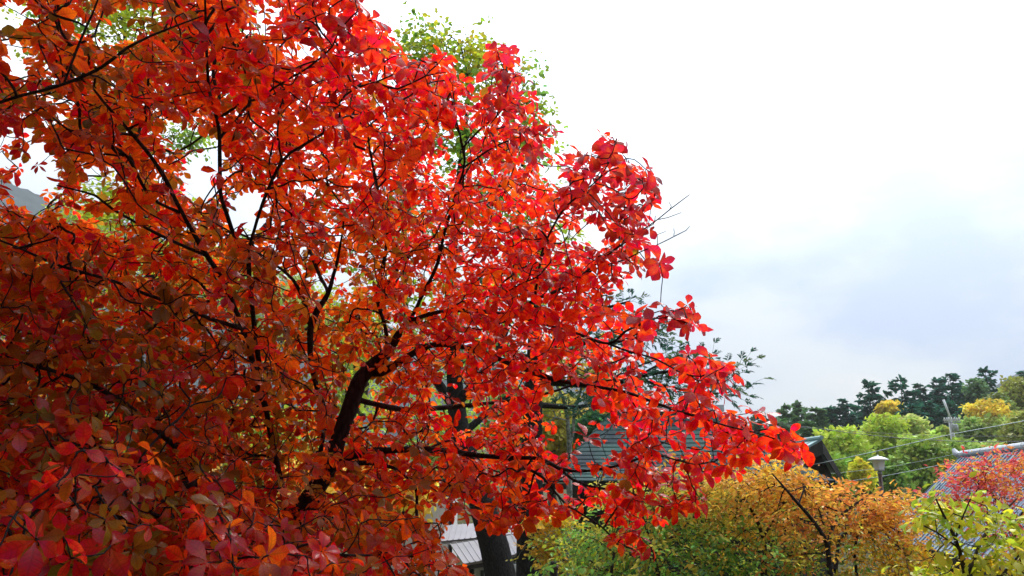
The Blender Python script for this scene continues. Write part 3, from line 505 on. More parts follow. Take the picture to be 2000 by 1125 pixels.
# orange maple
leafy("orange_maple", "low orange brown maple with forked thin dark trunk in front of the lantern", "tree", 7.0,
      [[(1625, 1330, 0, 16), (1628, 1200, 0, 13), (1620, 1110, 0, 10), (1615, 1062, 0, 9), (1590, 1020, -.1, 7), (1560, 985, -.2, 6), (1530, 950, -.25, 4), (1508, 925, -.3, 3)], [(1617, 1066, 0, 7), (1626, 1030, .1, 6), (1650, 1000, .2, 5), (1690, 972, .3, 4)], [(1632, 1115, 0, 8), (1640, 1050, .2, 6), (1655, 1040, .3, 5), (1690, 1042, .4, 4), (1740, 1030, .4, 3)], [(1560, 985, -.2, 4), (1572, 950, -.1, 3)], [(1690, 1330, .3, 10), (1675, 1140, .3, 6), (1670, 1070, .3, 5), (1690, 1000, .3, 3)]],
      [(1500, 945, 75, 38, 1.1, mixc(ORG=3, GOLD=4, RUST=1)), (1560, 985, 100, 50, 1.6, mixc(ORG=3, RUST=3, GOLD=1)), (1560, 930, 50, 24, .6, mixc(GOLD=3, ORG=2)), (1650, 985, 60, 34, .9, mixc(RUST=4, ORG=2)), (1730, 992, 75, 34, 1.1, mixc(RUST=3, ORG=3, GOLD=1)), (1640, 1030, 110, 50, 1.6, mixc(ORG=2, RUST=2, OLV=2)), (1750, 1020, 60, 40, .8, mixc(ORG=3, RUST=2)), (1720, 1080, 90, 40, 1.2, mixc(GOLD=3, ORG=2, OLV=2, YEL=1)), (1780, 1110, 60, 36, .9, mixc(YEL=3, GOLD=3)), (1560, 1085, 90, 50, 1.1, mixc(OLV=3, RUST=1, GRN=2)), (1660, 1140, 130, 60, 1.2, mixc(OLV=3, GOLD=2, GRN=1)), (1700, 1230, 160, 70, .9, mixc(OLV=3, GRN=2))],
      1450, 7, .05, CS, M_BARK, depth=.85, spread=.085, rmax=.007, droop=.15, wid=.62, shift=.4, polyclip=[(1370, 915), (1480, 910), (1560, 910), (1600, 937), (1640, 950), (1690, 957), (1740, 960), (1785, 972), (1810, 1010), (1840, 1070), (1850, 1200), (1850, 1400), (1300, 1400), (1370, 1000)])
# pink-red maple at the right edge
leafy("pink_maple", "pinkish red maple in front of the slate blue roof at the right edge", "tree", 8.6,
      [[(2020, 1300, 0, 14), (2000, 1130, 0, 10), (1980, 1040, 0, 8), (1950, 980, 0, 6), (1900, 935, 0, 3)], [(1980, 1040, 0, 6), (2010, 980, 0, 5), (2050, 930, 0, 3)]],
      [(1900, 930, 44, 26, .9, mixc(PINK=4, REDD=1, ORG=1)), (1960, 925, 55, 28, .9, mixc(PINK=2, RUST=3, ORG=2)), (1930, 965, 80, 32, 1.3, mixc(PINK=4, ORG=1, RUST=1)), (2030, 950, 80, 50, 1.1, mixc(PINK=3, RUST=2)), (1880, 985, 45, 22, .4, mixc(ORG=3, PINK=2)), (1995, 1020, 50, 40, .5, mixc(PINK=3, REDD=3)), (2080, 1000, 90, 90, .8, mixc(PINK=3, REDD=3)), (1840, 985, 30, 16, .25, mixc(ORG=3, RUST=2)), (1960, 1060, 80, 50, .7, mixc(PINK=2, RUST=3, REDD=1)), (1985, 905, 40, 18, .4, mixc(PINK=3, RUST=2))],
      620, 6, .05, CS, M_BROWNBARK, depth=.8, spread=.09, rmax=.007, wid=.65)
# yellow-green sapling, nearest at right
leafy("yellow_sapling", "yellow green sapling with large pointed leaves in the lower right corner", "tree", 5.0,
      [[(1900, 1400, 0, 16), (1895, 1200, 0, 11), (1880, 1100, 0, 8), (1865, 1050, -.1, 6), (1845, 1010, -.15, 5), (1828, 975, -.2, 3)], [(1888, 1130, 0, 6), (1915, 1060, .1, 6), (1945, 1015, .15, 5), (1985, 975, .2, 3)], [(1895, 1200, 0, 7), (1960, 1120, 0, 5), (2030, 1040, 0, 3)], [(1872, 1070, -.05, 4), (1830, 1040, -.1, 3), (1795, 1022, -.1, 2.5)], [(1866, 1052, -.1, 4), (1880, 1010, -.1, 3), (1895, 975, -.1, 2)]],
      [(1830, 1005, 45, 32, 1, mixc(YG=3, YEL=1, LIME=2)), (1890, 1005, 45, 40, .9, mixc(YG=3, LIME=2, YEL=1)), (1950, 1030, 60, 50, 1.1, mixc(YG=3, LIME=2)), (1900, 1085, 80, 45, .7, mixc(YEL=2, YG=3)), (1860, 1120, 60, 30, .7, mixc(YEL=2, YG=3, LIME=1)), (1985, 1100, 70, 60, 1.2, mixc(YG=3, YEL=1, OLV=2)), (1960, 1190, 130, 60, 1, mixc(YG=3, OLV=2))],
      300, 4, .062, CS, M_BROWNBARK, depth=1.0, spread=.05, rmax=.006, droop=.3, big=True, wid=.95)
# small yellow shrub in the centre, between the trunks and the bush
leafy("yellow_shrub", "small bright yellow shrub behind the hanging red leaves, right of the two dark trunks", "bush", 9.5,
      [[(1085, 1300, 0, 10), (1085, 1150, 0, 7), (1090, 1060, 0, 5), (1095, 1020, 0, 3)]],
      [(1075, 1022, 45, 14, 1.2, mixc(YEL=4, GOLD=2)), (1060, 1060, 30, 22, .4, mixc(OLV=2, GOLD=2)), (1072, 1085, 22, 20, .5, mixc(GOLD=3, OLV=1)), (1120, 1050, 40, 30, .6, mixc(OLV=2, GRN=3)), (1120, 1110, 60, 30, .7, mixc(YG=2, OLV=2))],
      330, 6, .05, CS, M_GREYBARK, depth=.8, spread=.06, rmax=.01)
# tall green tree behind the crown, dark twin trunk at the bottom
leafy("tall_green_tree", "tall yellow green broadleaf tree rising behind the red crown on a leaning dark trunk", "tree", 11.5,
      [[(1000, 1300, 0, 74), (978, 1125, 0, 60), (955, 1030, 0, 54), (925, 930, 0, 46), (900, 850, 0, 40), (890, 770, 0, 34), (885, 690, 0, 30), (880, 560, 0, 24), (890, 420, 0, 18), (905, 280, 0, 12), (915, 170, 0, 7), (900, 90, 0, 3)], [(893, 800, 0, 26), (850, 740, .2, 20), (800, 650, .4, 14), (790, 500, .6, 10), (800, 300, .8, 7), (815, 130, .8, 3)], [(890, 790, 0, 22), (950, 720, -.2, 17), (990, 640, -.3, 13), (1010, 480, -.3, 9), (1020, 320, -.2, 6), (1025, 210, 0, 3)], [(905, 280, 0, 8), (950, 210, .1, 5), (945, 130, .1, 3)], [(900, 850, 0, 18), (960, 800, .2, 12), (1010, 760, .3, 8)]],
      [(830, 95, 50, 34, 1.4, mixc(YG=2, LIME=3, GRN=1)), (930, 128, 48, 42, 1.3, mixc(YG=3, OLV=1, LIME=2)), (880, 160, 50, 40, .9, mixc(LIME=3, GRN=2)), (1020, 200, 36, 46, 1.0, mixc(LIME=3, GRN=1)), (890, 270, 40, 42, .9, mixc(GRN=3, LIME=2)), (1010, 285, 50, 44, 1.0, mixc(GRN=3, LIME=3)), (820, 220, 60, 60, .8, mixc(LIME=3, GRN=2)), (950, 370, 90, 70, 1.2, mixc(LIME=3, GRN=2)), (780, 420, 90, 90, 1.2, mixc(LIME=3, GRN=2)), (1050, 480, 60, 80, .6, mixc(LIME=3, GRN=2)), (880, 600, 130, 90, 1.0, mixc(LIME=3, GRN=2)), (700, 620, 90, 90, .7, mixc(LIME=3, YG=2))],
      2400, 6, .085, CS, M_BARK, depth=.9, spread=.13, rtip=.003, rmax=.03, dmin=.10, wid=1.0)
leafy("pale_green_tree", "yellow green tree whose leaves show through the gaps at the upper left", "tree", 13,
      [[(300, 1400, 0, 60), (300, 1000, 0, 48), (305, 700, 0, 36), (290, 400, 0, 24), (260, 200, 0, 14), (240, 40, 0, 6)], [(303, 600, 0, 18), (520, 440, .4, 12), (545, 230, .6, 8), (500, 40, .6, 3)], [(295, 450, 0, 16), (200, 260, .4, 10), (130, 100, .6, 4)]],
      [(230, 20, 120, 60, 1.3, mixc(LIME=3, YG=3)), (300, 110, 70, 40, 1, mixc(LIME=3, YG=2)), (120, 60, 70, 60, .7, mixc(LIME=2, GRN=2)), (430, 60, 70, 60, .7, mixc(LIME=3, GRN=2)), (360, 265, 40, 24, .5, mixc(GRN=2, LIME=2)), (200, 240, 70, 40, .5, mixc(LIME=2, YG=3)), (240, 400, 90, 50, .9, mixc(LIME=3, YG=3)), (280, -110, 180, 80, 1, mixc(LIME=3, YG=2)), (400, 520, 100, 70, .8, mixc(LIME=3, YG=2)), (180, 560, 100, 70, .7, mixc(LIME=3, YG=2))],
      1900, 6, .09, CS, M_BARK, depth=.9, spread=.14, rtip=.003, rmax=.03, dmin=.10)
# pale lichened double stem behind the roof
leafy("lichen_tree", "slender grey lichened tree with a forked stem left of the green shingle roof", "tree", 19,
      [[(1112, 1250, 0, 16), (1112, 900, 0, 10), (1111, 850, 0, 9), (1108, 815, 0, 7), (1100, 778, 0, 6), (1086, 750, 0, 5), (1076, 715, 0, 3)], [(1112, 870, 0, 8), (1120, 840, 0, 7), (1121, 805, 0, 7), (1130, 777, 0, 6), (1136, 755, 0, 4), (1150, 735, 0, 2)], [(1120, 812, 0, 4), (1145, 803, -.2, 3), (1165, 793, -.4, 2)], [(1110, 822, 0, 3), (1085, 815, -.2, 3), (1066, 828, -.3, 2)]],
      [(1080, 720, 50, 26, .8, mixc(OLV=2, GOLD=2, LIME=1)), (1150, 730, 50, 26, .8, mixc(OLV=2, GOLD=2)), (1110, 690, 70, 30, .8, mixc(OLV=2, GOLD=1, LIME=2)), (1066, 800, 18, 26, .3, mixc(OLV=2, GRN=2)), (1165, 775, 20, 14, .2, mixc(GOLD=2))],
      420, 6, .10, CS, M_GREYBARK, depth=.8, spread=.16, rtip=.004, rmax=.03)
# dark conifer with feathery sprays to the right of the red crown
def feather_conifer(Y):
    def lb(p): return [tuple(atY(x, y, Y + dy)) + (w * (Y + dy) / FPX / 2,) for x, y, dy, w in p]
    L_ = [lb(p) for p in ([(1040, 1320, 0, 70), (1037, 1125, 0, 58), (1036, 1020, 0, 52), (1038, 900, 0, 44), (1042, 760, 0, 36), (1046, 620, 0, 26), (1050, 500, 0, 16), (1052, 400, 0, 7)],
        [(1042, 740, 0, 20), (1100, 748, -.3, 15), (1180, 752, -.6, 11), (1240, 738, -.8, 8), (1300, 726, -1, 6), (1380, 722, -1.1, 4), (1440, 716, -1.2, 2)],
        [(1180, 752, -.6, 9), (1240, 742, -.6, 7), (1290, 752, -.5, 6), (1350, 764, -.5, 4), (1410, 768, -.5, 2.5), (1440, 762, -.5, 2)],
        [(1044, 680, 0, 16), (1120, 670, .2, 12), (1200, 668, .4, 8), (1260, 655, .5, 5), (1300, 640, .5, 2.5)],
        [(1046, 620, 0, 14), (1120, 612, .1, 10), (1180, 602, .2, 7), (1230, 588, .2, 3)],
        [(1048, 560, 0, 10), (1100, 545, 0, 6), (1140, 530, 0, 3)],
        [(1240, 738, -.8, 5), (1300, 705, -.8, 4), (1340, 690, -.8, 2.5), (1370, 688, -.8, 2)],
        [(1042, 790, 0, 14), (1120, 795, .4, 9), (1200, 785, .8, 6), (1290, 775, 1, 3)],
        [(1044, 700, 0, 14), (960, 690, .3, 10), (880, 700, .6, 5)], [(1046, 600, 0, 12), (980, 570, -.2, 8), (920, 560, -.2, 4)])]
    sk = resample_skel(L_, .12)
    P = []
    for s, w in zip(sk[1:], (26, 22, 24, 20, 14, 14, 16, 20, 14)):
        k = len(s); m = int(k * 9)
        j = rng.integers(int(k * .25), k, m); p = s[j, :3] + rng.normal(size=(m, 3)) * np.array([.16, .22, .10]); P.append(p)
    P = np.vstack(P); P = P[thin(P, .09)]
    order, par, cnt, P0, dirs, S, SR = grow(sk, P, .35)
    root = empty("feathery_conifer", np.array(L_[0][0][:3])); tag(root, "dark feathery conifer reaching out past the red tree towards the white sky", "tree")
    V, F = join(tubes([sk[0]], 10), tubes(sk[1:], 6), twig_mesh(order, par, cnt, P0, P, dirs, SR, len(S), .002, .4, 3, 3, .012, .08)); build("trunk", V, F, M_BARK, root)
    # each spray: short axis with needle-like scales left and right
    n = len(P); K = 18; W = np.repeat(np.arange(n), K); t = np.tile(np.arange(K) // 2 / (K / 2), n); sd = np.tile(np.where(np.arange(K) % 2, 1., -1.), n)
    axd = nrm(dirs + np.array([.35, 0, .0]) * (P[:, :1] > P[:, 0].mean()) + rng.normal(size=(n, 3)) * .35); nn = nrm(np.array([0, 0, 1.]) + rng.normal(size=(n, 3)) * .35)
    sdv = nrm(np.cross(axd, nn)); ln = rng.uniform(.12, .24, n)
    base = P[W] + axd[W] * (t * ln[W])[:, None] + np.array([0, 0, -1.]) * (t ** 2 * ln[W] * .3)[:, None]
    d = nrm(axd[W] * .8 + sdv[W] * sd[:, None] * .8 + rng.normal(size=(len(W), 3)) * .2)
    c = jitter_colour(np.where(rng.random((n, 1)) < .3, np.array([[.14, .24, .07]]), np.array([[.05, .15, .10]]))[W], .1, .2)
    V, F, C = flakes(base, d, nn[W], (1.15 - t) * .075 * rng.uniform(.8, 1.3, len(W)), np.full(len(W), .38), c)
    build("foliage", V, F, M_NEEDLE, root, col=C, smooth=False)
feather_conifer(12.5)

# ------------------------------------------------------------------ hillside trees far behind
BASES = []
def crown_tree(name, label, px, py, Y, w, h, col, group, leaf=.34, n=2600, lobes=9, hmul=1.25, cat="tree"):
    """px,py = crown top in the photo; w,h crown size in photo pixels"""
    s = Y / FPX; W_, H_ = w * s, h * s; top = atY(px, py, Y); H = H_ * hmul + 1.5
    b = np.array([top[0], top[1], top[2] - H]); BASES.append(b)
    root = empty(name, b); tag(root, label, cat, group)
    cz = top[2] - H_ * .5
    lc = rng.normal(size=(lobes, 3)); lc = nrm(lc) * rng.uniform(.35, .75, (lobes, 1)); lc[0] = (0, 0, .45)
    lr = rng.uniform(.34, .55, lobes)
    li = rng.integers(0, lobes, n); g = nrm(rng.normal(size=(n, 3)) + np.array([0, -.2, .25])); rr = rng.uniform(.72, 1.03, (n, 1))
    lump = 1 + .22 * np.sin(g[:, :1] * 7 + li[:, None]) * np.sin(g[:, 1:2] * 6 + 2 * li[:, None]) + .15 * np.sin(g[:, 2:] * 11 + li[:, None])
    q = lc[li] + g * rr * lr[li][:, None] * lump; q[:, 2] = np.minimum(q[:, 2], .93 + .07 * rng.random(n)); q = q * np.array([W_ / 2, W_ / 2, H_ / 2]) + np.array([b[0], b[1], cz])
    # trunk and limbs
    tr = smooth_line([[*b, .05 * H_ + .05], [b[0] + rng.normal() * .15, b[1], b[2] + H * .4, .035 * H_ + .04], [top[0], top[1], cz, .02 * H_ + .03], [top[0], top[1], cz + H_ * .25, .02]], .6)
    lim = []
    for i in range(lobes):
        c = lc[i] * np.array([W_ / 2, W_ / 2, H_ / 2]) + np.array([b[0], b[1], cz]); a = tr[int(len(tr) * rng.uniform(.4, .75))]
        lim.append(smooth_line([[*a[:3], a[3] * .6], [*((a[:3] + c) / 2 + np.array([0, 0, .1 * H_])), a[3] * .4], [*c, .02]], .7))
    V, F = join(tubes([tr], 6), tubes(lim, 4)); build("trunk", V, F, M_BROWNBARK, root)
    d = nrm(g * .5 + rng.normal(size=(n, 3)) * .7 + np.array([0, 0, -.1])); nv = nrm(g * .7 + np.array([0, 0, .5]) + rng.normal(size=(n, 3)) * .45)
    base = np.array(col)[None] * 1.18 * (1 + .18 * np.sin(li * 2.3)[:, None]) ; c = jitter_colour(base, .07, .16)
    V, F, C = flakes(q, d, nv, leaf * np.clip(rng.normal(1, .3, n), .4, 1.8), rng.normal(1.15, .15, n), c)
    build("crown", V, F, M_FAR, root, col=C, smooth=False)
def conifer(label, px, py, Y, w, h, col, group, n=1900, leaf=.5, lean=0):
    s = Y / FPX; W_, H_ = w * s * 1.5, h * s; top = atY(px, py, Y); H = H_ * 1.15
    b = np.array([top[0] + lean, top[1], top[2] - H]); BASES.append(b)
    root = empty("conifer", b); tag(root, label, "conifer", group)
    tr = smooth_line([[*b, .16], [(b[0] + top[0]) / 2, b[1], b[2] + H * .5, .11], [*top, .02]], .8)
    nb = 26; lim = []; Q = []; D = []
    for i in range(nb):
        t = (i / nb) ** .85; z = H * (1 - .93 * t) ; a0 = b + (top - b) * (z / H)
        for a in rng.random(rng.integers(2, 4)) * 6.283:
            r = W_ / 2 * (.16 + .84 * t ** .6) * rng.uniform(.45, 1.2) * (.8 + .3 * math.sin(a * 2 + px))
            up = rng.uniform(-.05, .35)
            e_ = a0 + np.array([math.cos(a) * r, math.sin(a) * r, r * up]); lim.append(np.array([[*a0, .04], [*((a0 + e_) / 2 + np.array([0, 0, -.05 * r])), .03], [*e_, .012]]))
            k = max(6, int(n / (nb * 2.5) * (.4 + .8 * t))); u = rng.uniform(.15, 1.02, (k, 1)) ** .8
            wd_ = .34 * r * (u * (1.15 - u) * 2.2 + .08)
            p = a0 + (e_ - a0) * u + rng.normal(size=(k, 3)) * np.array([1, 1, .22]) * wd_ * .5 + np.array([0, 0, -.05 * r]) * np.sin(u * 3.1)
            Q.append(p); D.append(nrm((e_ - a0)[None] / max(r, .1) + rng.normal(size=(k, 3)) * np.array([.6, .6, .25])))
    Q = np.vstack(Q); D = np.vstack(D); m = len(Q)
    V, F = join(tubes([tr], 6), tubes(lim, 3)); build("trunk", V, F, M_BROWNBARK, root)
    c = jitter_colour(np.tile(col, (m, 1)), .08, .22)
    V, F, C = flakes(Q, D, nrm(np.array([0, 0, 1.]) + rng.normal(size=(m, 3)) * .35), leaf * np.clip(rng.normal(1, .3, m), .4, 1.7), np.full(m, .75), c)
    build("crown", V, F, M_NEEDLE, root, col=C, smooth=False)
lime, pale, yel, grn, dgr, gold = (.40, .49, .05), (.46, .52, .15), (.66, .52, .06), (.20, .32, .06), (.06, .16, .05), (.55, .36, .07)
LB = [("lime_tree", "bright lime green rounded tree right of the upturned dark roof end", 1640, 838, 52, 125, 120, lime), ("lime_tree", "yellow green domed tree below the yellow crown, above the lantern", 1722, 812, 58, 130, 130, lime), ("green_tree", "green bushy tree directly right of the lantern", 1800, 850, 44, 130, 120, (0.290, 0.392, 0.058)), ("green_tree", "mid green tree at the left end of the slate roof's white ridge", 1868, 858, 48, 100, 100, (0.246, 0.348, 0.072)), ("green_tree", "low dark green tree behind the lantern post", 1690, 884, 40, 120, 100, (0.174, 0.290, 0.043)), ("green_tree", "low green tree behind the upturned roof end, left of the lantern", 1618, 892, 38, 90, 90, (0.246, 0.362, 0.051)),
      ("pale_tree", "pale beige green tree between the lime dome and the dark conifers", 1778, 812, 62, 74, 80, pale), ("pale_tree", "pale green tree below the utility pole, right of it", 1905, 858, 54, 110, 90, (0.362, 0.450, 0.116)), ("yellow_tree", "dull yellow round tree in front of the dark conifers", 1738, 779, 74, 64, 70, yel), ("yellow_tree", "golden yellow tree right of the utility pole", 1936, 783, 72, 100, 70, yel), ("green_tree", "broad olive green tree under the golden yellow one", 1950, 815, 60, 140, 100, (0.290, 0.348, 0.072)), ("pointed_tree", "pointed olive tree against the misty mountain at the right edge", 1975, 733, 80, 64, 130, (0.319, 0.319, 0.051)), ("green_tree", "green tree cut by the right edge above the slate roof", 2010, 800, 56, 120, 110, (0.319, 0.348, 0.072)), ("green_tree", "dusky green tree at the foot of the tallest dark conifer", 1905, 742, 84, 56, 90, (0.131, 0.232, 0.087)), ("green_tree", "light green tree just right of the utility pole head", 1890, 812, 60, 70, 80, (0.304, 0.420, 0.116)), ("pale_tree", "pale green tree just left of the utility pole foot", 1838, 838, 52, 60, 70, (0.406, 0.493, 0.102)), ("green_tree", "tall olive green tree filling the right edge under the misty mountain", 1996, 742, 78, 96, 170, (.24, .26, .04)), ("green_tree", "mid green tree between the lone layered conifer and the pointed olive one", 1948, 768, 76, 70, 120, (.20, .26, .05)), ("orange_tree", "orange tinted tree at the right edge beside the golden one", 1998, 815, 66, 36, 50, (0.652, 0.290, 0.072)), ("green_tree", "small bright yellow bush left of the lantern post", 1680, 905, 36, 34, 50, (0.725, 0.667, 0.058))]
for nm, lb, px, py, Y, w, h, c in LB: crown_tree(nm, lb, px, py, Y, w, h, c, "broadleaf trees on the right hillside", n=int(2200 + w * h * .12), leaf=.19 + Y * .0016, lobes=int(9 + w / 14))
BK = [("lime_tree", 200, 392, 46, 150, 170, lime), ("lime_tree", 330, 450, 44, 150, 170, (0.362, 0.478, 0.072)), ("green_tree", 470, 470, 50, 150, 190, (0.290, 0.406, 0.087)), ("lime_tree", 580, 520, 48, 150, 190, (0.435, 0.522, 0.131)), ("lime_tree", 700, 600, 42, 150, 240, lime), ("lime_tree", 880, 700, 40, 160, 240, (0.362, 0.493, 0.072)), ("green_tree", 1000, 740, 36, 120, 200, (0.203, 0.319, 0.058)), ("gold_tree", 1085, 765, 30, 140, 150, (0.435, 0.377, 0.058)), ("gold_tree", 1195, 775, 32, 120, 110, gold), ("green_tree", 1158, 800, 27, 70, 80, dgr), ("green_tree", 60, 470, 40, 170, 170, lime), ("green_tree", -120, 450, 40, 200, 200, lime), ("green_tree", 1300, 790, 60, 120, 110, grn), ("green_tree", 1400, 810, 60, 120, 100, grn), ("gold_tree", 760, 900, 24, 150, 130, (0.725, 0.493, 0.058)), ("gold_tree", 640, 880, 26, 150, 150, (0.652, 0.435, 0.072)), ("lime_tree", 520, 760, 30, 150, 200, lime), ("gold_tree", 350, 860, 26, 160, 160, gold), ("lime_tree", 180, 760, 28, 160, 200, lime), ("green_tree", 30, 800, 26, 160, 200, grn)]
BL = ["light green tree behind the red tree, below the misty slope at the far left", "light green tree glimpsed through the red crown's left side", "green tree glimpsed through the crown right of the long left stem", "pale lime tree glimpsed above the forked inner stem", "lime tree glimpsed beside the main trunk of the red tree", "lime tree glimpsed left of the leaning dark trunk", "green tree glimpsed between the two dark trunks", "olive gold tree behind the lichened stem", "tan gold tree above the green shingle roof", "dark green tree touching the left hip of the shingle roof", "lime tree behind the far left branches", "lime tree beyond the left edge of the view", "green tree behind the feathery conifer's sprays", "green tree behind the red tree's right tip", "yellow gold tree behind the lower right limb of the red tree", "gold tree behind the red tree's trunk base", "lime tree hidden deep behind the left stems", "gold tree behind the red tree's low left limb", "lime tree behind the dark lower left leaves", "green tree behind the lower left corner leaves"]
for (nm, px, py, Y, w, h, c), lb in zip(BK, BL): crown_tree(nm, lb, px, py, Y, w * (1.45 if px < 950 else 1), h * (1.3 if px < 950 else 1), c, "trees glimpsed behind the red tree", n=2200, leaf=.16 + Y * .002, lobes=10)
blue = (.04, .17, .105); hazy = (.13, .24, .09)
CN = [(1530, 797, 82, 60, 100, hazy, "feathery grey green conifer nearest the red tree's right tip"), (1563, 789, 84, 56, 110, hazy, "loose topped conifer with a knobbly crown right of the red tip"), (1592, 804, 80, 44, 90, hazy, "short grey green conifer between two taller ones"), (1622, 800, 82, 56, 90, blue, "low flat topped conifer left of the tall dark group"), (1655, 784, 82, 64, 110, blue, "conifer with long flat left-hand branches"), (1695, 748, 86, 62, 130, blue, "dark round topped conifer, first tall one from the left"), (1728, 770, 84, 60, 120, blue, "dark conifer behind the dull yellow tree"), (1758, 744, 86, 84, 140, blue, "broad dark conifer with a layered pointed top"), (1795, 757, 88, 60, 120, blue, "dark conifer in the dip between two peaks"), (1828, 748, 88, 60, 130, blue, "dark conifer on the left shoulder of the highest pointed one"), (1854, 734, 86, 84, 160, blue, "highest pointed dark conifer behind the utility pole"), (1880, 752, 88, 50, 120, blue, "dark conifer on the right shoulder of the highest pointed one"), (1924, 726, 92, 62, 120, blue, "open layered conifer standing alone against the cloud"), (2000, 730, 96, 46, 110, blue, "dark conifer at the right edge before the mountain"), (1815, 790, 74, 100, 130, blue, "wide dark conifer left of the utility pole"), (1770, 795, 70, 80, 120, blue, "dark conifer behind the pale beige tree"), (1868, 792, 74, 90, 130, blue, "dark conifer right behind the utility pole"), (1520, 826, 66, 70, 90, hazy, "low conifer behind the red tip and the wires"), (1578, 830, 64, 70, 90, hazy, "low conifer above the upturned roof end"), (1480, 812, 74, 60, 100, hazy, "conifer half hidden by the outermost red leaves")]
for px, py, Y, w, h, c, lb in CN: conifer(lb, px, py, Y, w, h, c, "conifers on the hill crest", n=4200, leaf=.55)

# ------------------------------------------------------------------ ground and mountain
ANC = [(x, y, 0.0) for x in (-6, -3, 0, 3) for y in (-6, -2, 1, 3.5)] + [(x, -30, .5) for x in (-40, 0, 40)] + [(x, y, -2.6) for x in (-14, -7, 0, 7, 12, 16) for y in (10, 14, 19, 25)] + [(4.5, 5, -.9), (3, 7, -1.4), (0, 7, -1.3), (-5, 7, -1.2), (8, 7, -1.6)] + [(x, 130, 8) for x in (-120, -60, 0, 60, 120)] + [(x, 380, 12) for x in (-350, -150, 0, 150, 350)] + [(-60, 20, 1), (60, 20, -1)]
AN = np.array(ANC + [tuple(b + np.array([0, 0, .25])) for b in BASES])
def ground_z(x, y):
    D = (x - AN[:, 0]) ** 2 + (y - AN[:, 1]) ** 2 + 1.5; w = D ** -1.6; return float((w * AN[:, 2]).sum() / w.sum())
gx = np.unique(np.concatenate([np.linspace(-420, -60, 25), np.linspace(-60, 80, 71), np.linspace(80, 420, 25)])); gy = np.unique(np.concatenate([np.linspace(-60, -10, 11), np.linspace(-10, 110, 81), np.linspace(110, 400, 25)]))
V = np.array([[x, y, ground_z(x, y)] for y in gy for x in gx]); nx = len(gx)
F = np.array([[j * nx + i, j * nx + i + 1, (j + 1) * nx + i + 1, (j + 1) * nx + i] for j in range(len(gy) - 1) for i in range(nx - 1)])
tag(build("ground", V, F, M_SOIL), kind="structure", label="sloping ground of soil and leaf litter", cat="ground")
def mountain():
    sk = np.array([(-1500, 60), (-900, 120), (-600, 180), (-300, 260), (0, 345), (100, 392), (250, 436), (500, 530), (800, 650), (1100, 740), (1400, 840), (1700, 815), (1860, 800), (1930, 768), (1965, 744), (2000, 722), (2150, 640), (2400, 520), (2900, 420)], float)
    xs = np.arange(-1500, 2900, 14.); V = []; nr = 60
    for a, px in enumerate(xs):
        py = np.interp(px, sk[:, 0], sk[:, 1]); topp = atY(px, py, 620)
        for r in range(nr):
            t = r / (nr - 1); bx = topp[0] * (330 / 620) * (1 - t) + topp[0] * t; y = 330 + 290 * t
            z = 8 + (topp[2] - 8) * (t ** 1.15) + (5 * math.sin(px * .013 + t * 9) + 3 * math.sin(px * .041 + t * 21)) * (t * (1 - t) * 3) + rng.normal() * 1.3 * min(1, t * 6)
            V.append([bx, y, z])
    F = [[i * nr + j, (i + 1) * nr + j, (i + 1) * nr + j + 1, i * nr + j + 1] for i in range(len(xs) - 1) for j in range(nr - 1)]
    m = simple("forest_slope", (.020, .040, .040), (.010, .022, .026), .95, .12, .1, 0)
    tag(build("mountain", np.array(V), np.array(F), m), "misty wooded mountain slope behind everything", "mountain", kind="structure")
mountain()

# ------------------------------------------------------------------ buildings
def roof_mat(name, c1, c2, rough, scale=1.5, spec=.5):
    return simple(name, c1, c2, rough, scale, spec, .12, coords='Object', detail=8)
M_SHINGLE = roof_mat("weathered_shingle", (.040, .088, .076), (.026, .036, .044), .75, 1.6, .08)
M_COPPER = roof_mat("green_sheet_metal", (.30, .46, .44), (.20, .33, .33), .35, 1.0, .6)
M_SLATE = roof_mat("slate_sheet_metal", (.16, .22, .28), (.11, .15, .20), .38, .8, .5)
M_TINROOF = roof_mat("brown_tin", (.22, .175, .17), (.15, .12, .115), .38, 1.2, .6)
M_DARKWOOD = simple("dark_wood", (.035, .028, .022), (.014, .012, .010), .75, 6, .25, .4, stretch=(1, 1, .15))
M_PLASTER = simple("white_plaster", (.72, .71, .68), (.58, .57, .54), .85, 2.5, .2, .15)
M_CAP = simple("pale_ridge_tile", (.62, .64, .67), (.42, .44, .47), .5, 5, .4, .2)
M_GLASS = simple("dark_glass", (.03, .035, .04), (.02, .024, .03), .08, 3, .6)
M_FRAME = simple("white_frame", (.7, .7, .7), (.6, .6, .6), .5, 5)
def slope(R1, R2, E2, E1, rows, cols, sag=0., step=.02, th=.05, seam=None):
    """roof slope from ridge R1-R2 down to eave E1-E2; rows of overlapping courses, or standing seams across"""
    R1, R2, E1, E2 = map(np.asarray, (R1, R2, E1, E2)); m = MB(); n = nrm(np.cross(R2 - R1, E1 - R1)); n = n if n[2] > 0 else -n
    def p(u, t): 
        a = R1 + (R2 - R1) * u; b = E1 + (E2 - E1) * u; return a + (b - a) * t - np.array([0, 0, sag * 4 * t * (1 - t)])
    for i in range(rows):
        t0, t1 = i / rows, (i + 1) / rows
        for j in range(cols):
            u0, u1 = j / cols, (j + 1) / cols; k = rng.uniform(0, .006) if rows > 3 else 0
            q = [p(u0, t0) - n * .0, p(u1, t0) - n * .0, p(u1, t1) + n * (step + k), p(u0, t1) + n * (step + k)]
            m.slab(q, -n * (th + .001 * j))
    if seam:
        for j in range(seam + 1):
            u = j / seam; w = (R2 - R1) / np.linalg.norm(R2 - R1) * .012
            m.slab([p(u, 0) - w, p(u, 0) + w, p(u, 1) + w, p(u, 1) - w], n * .018)
    return m
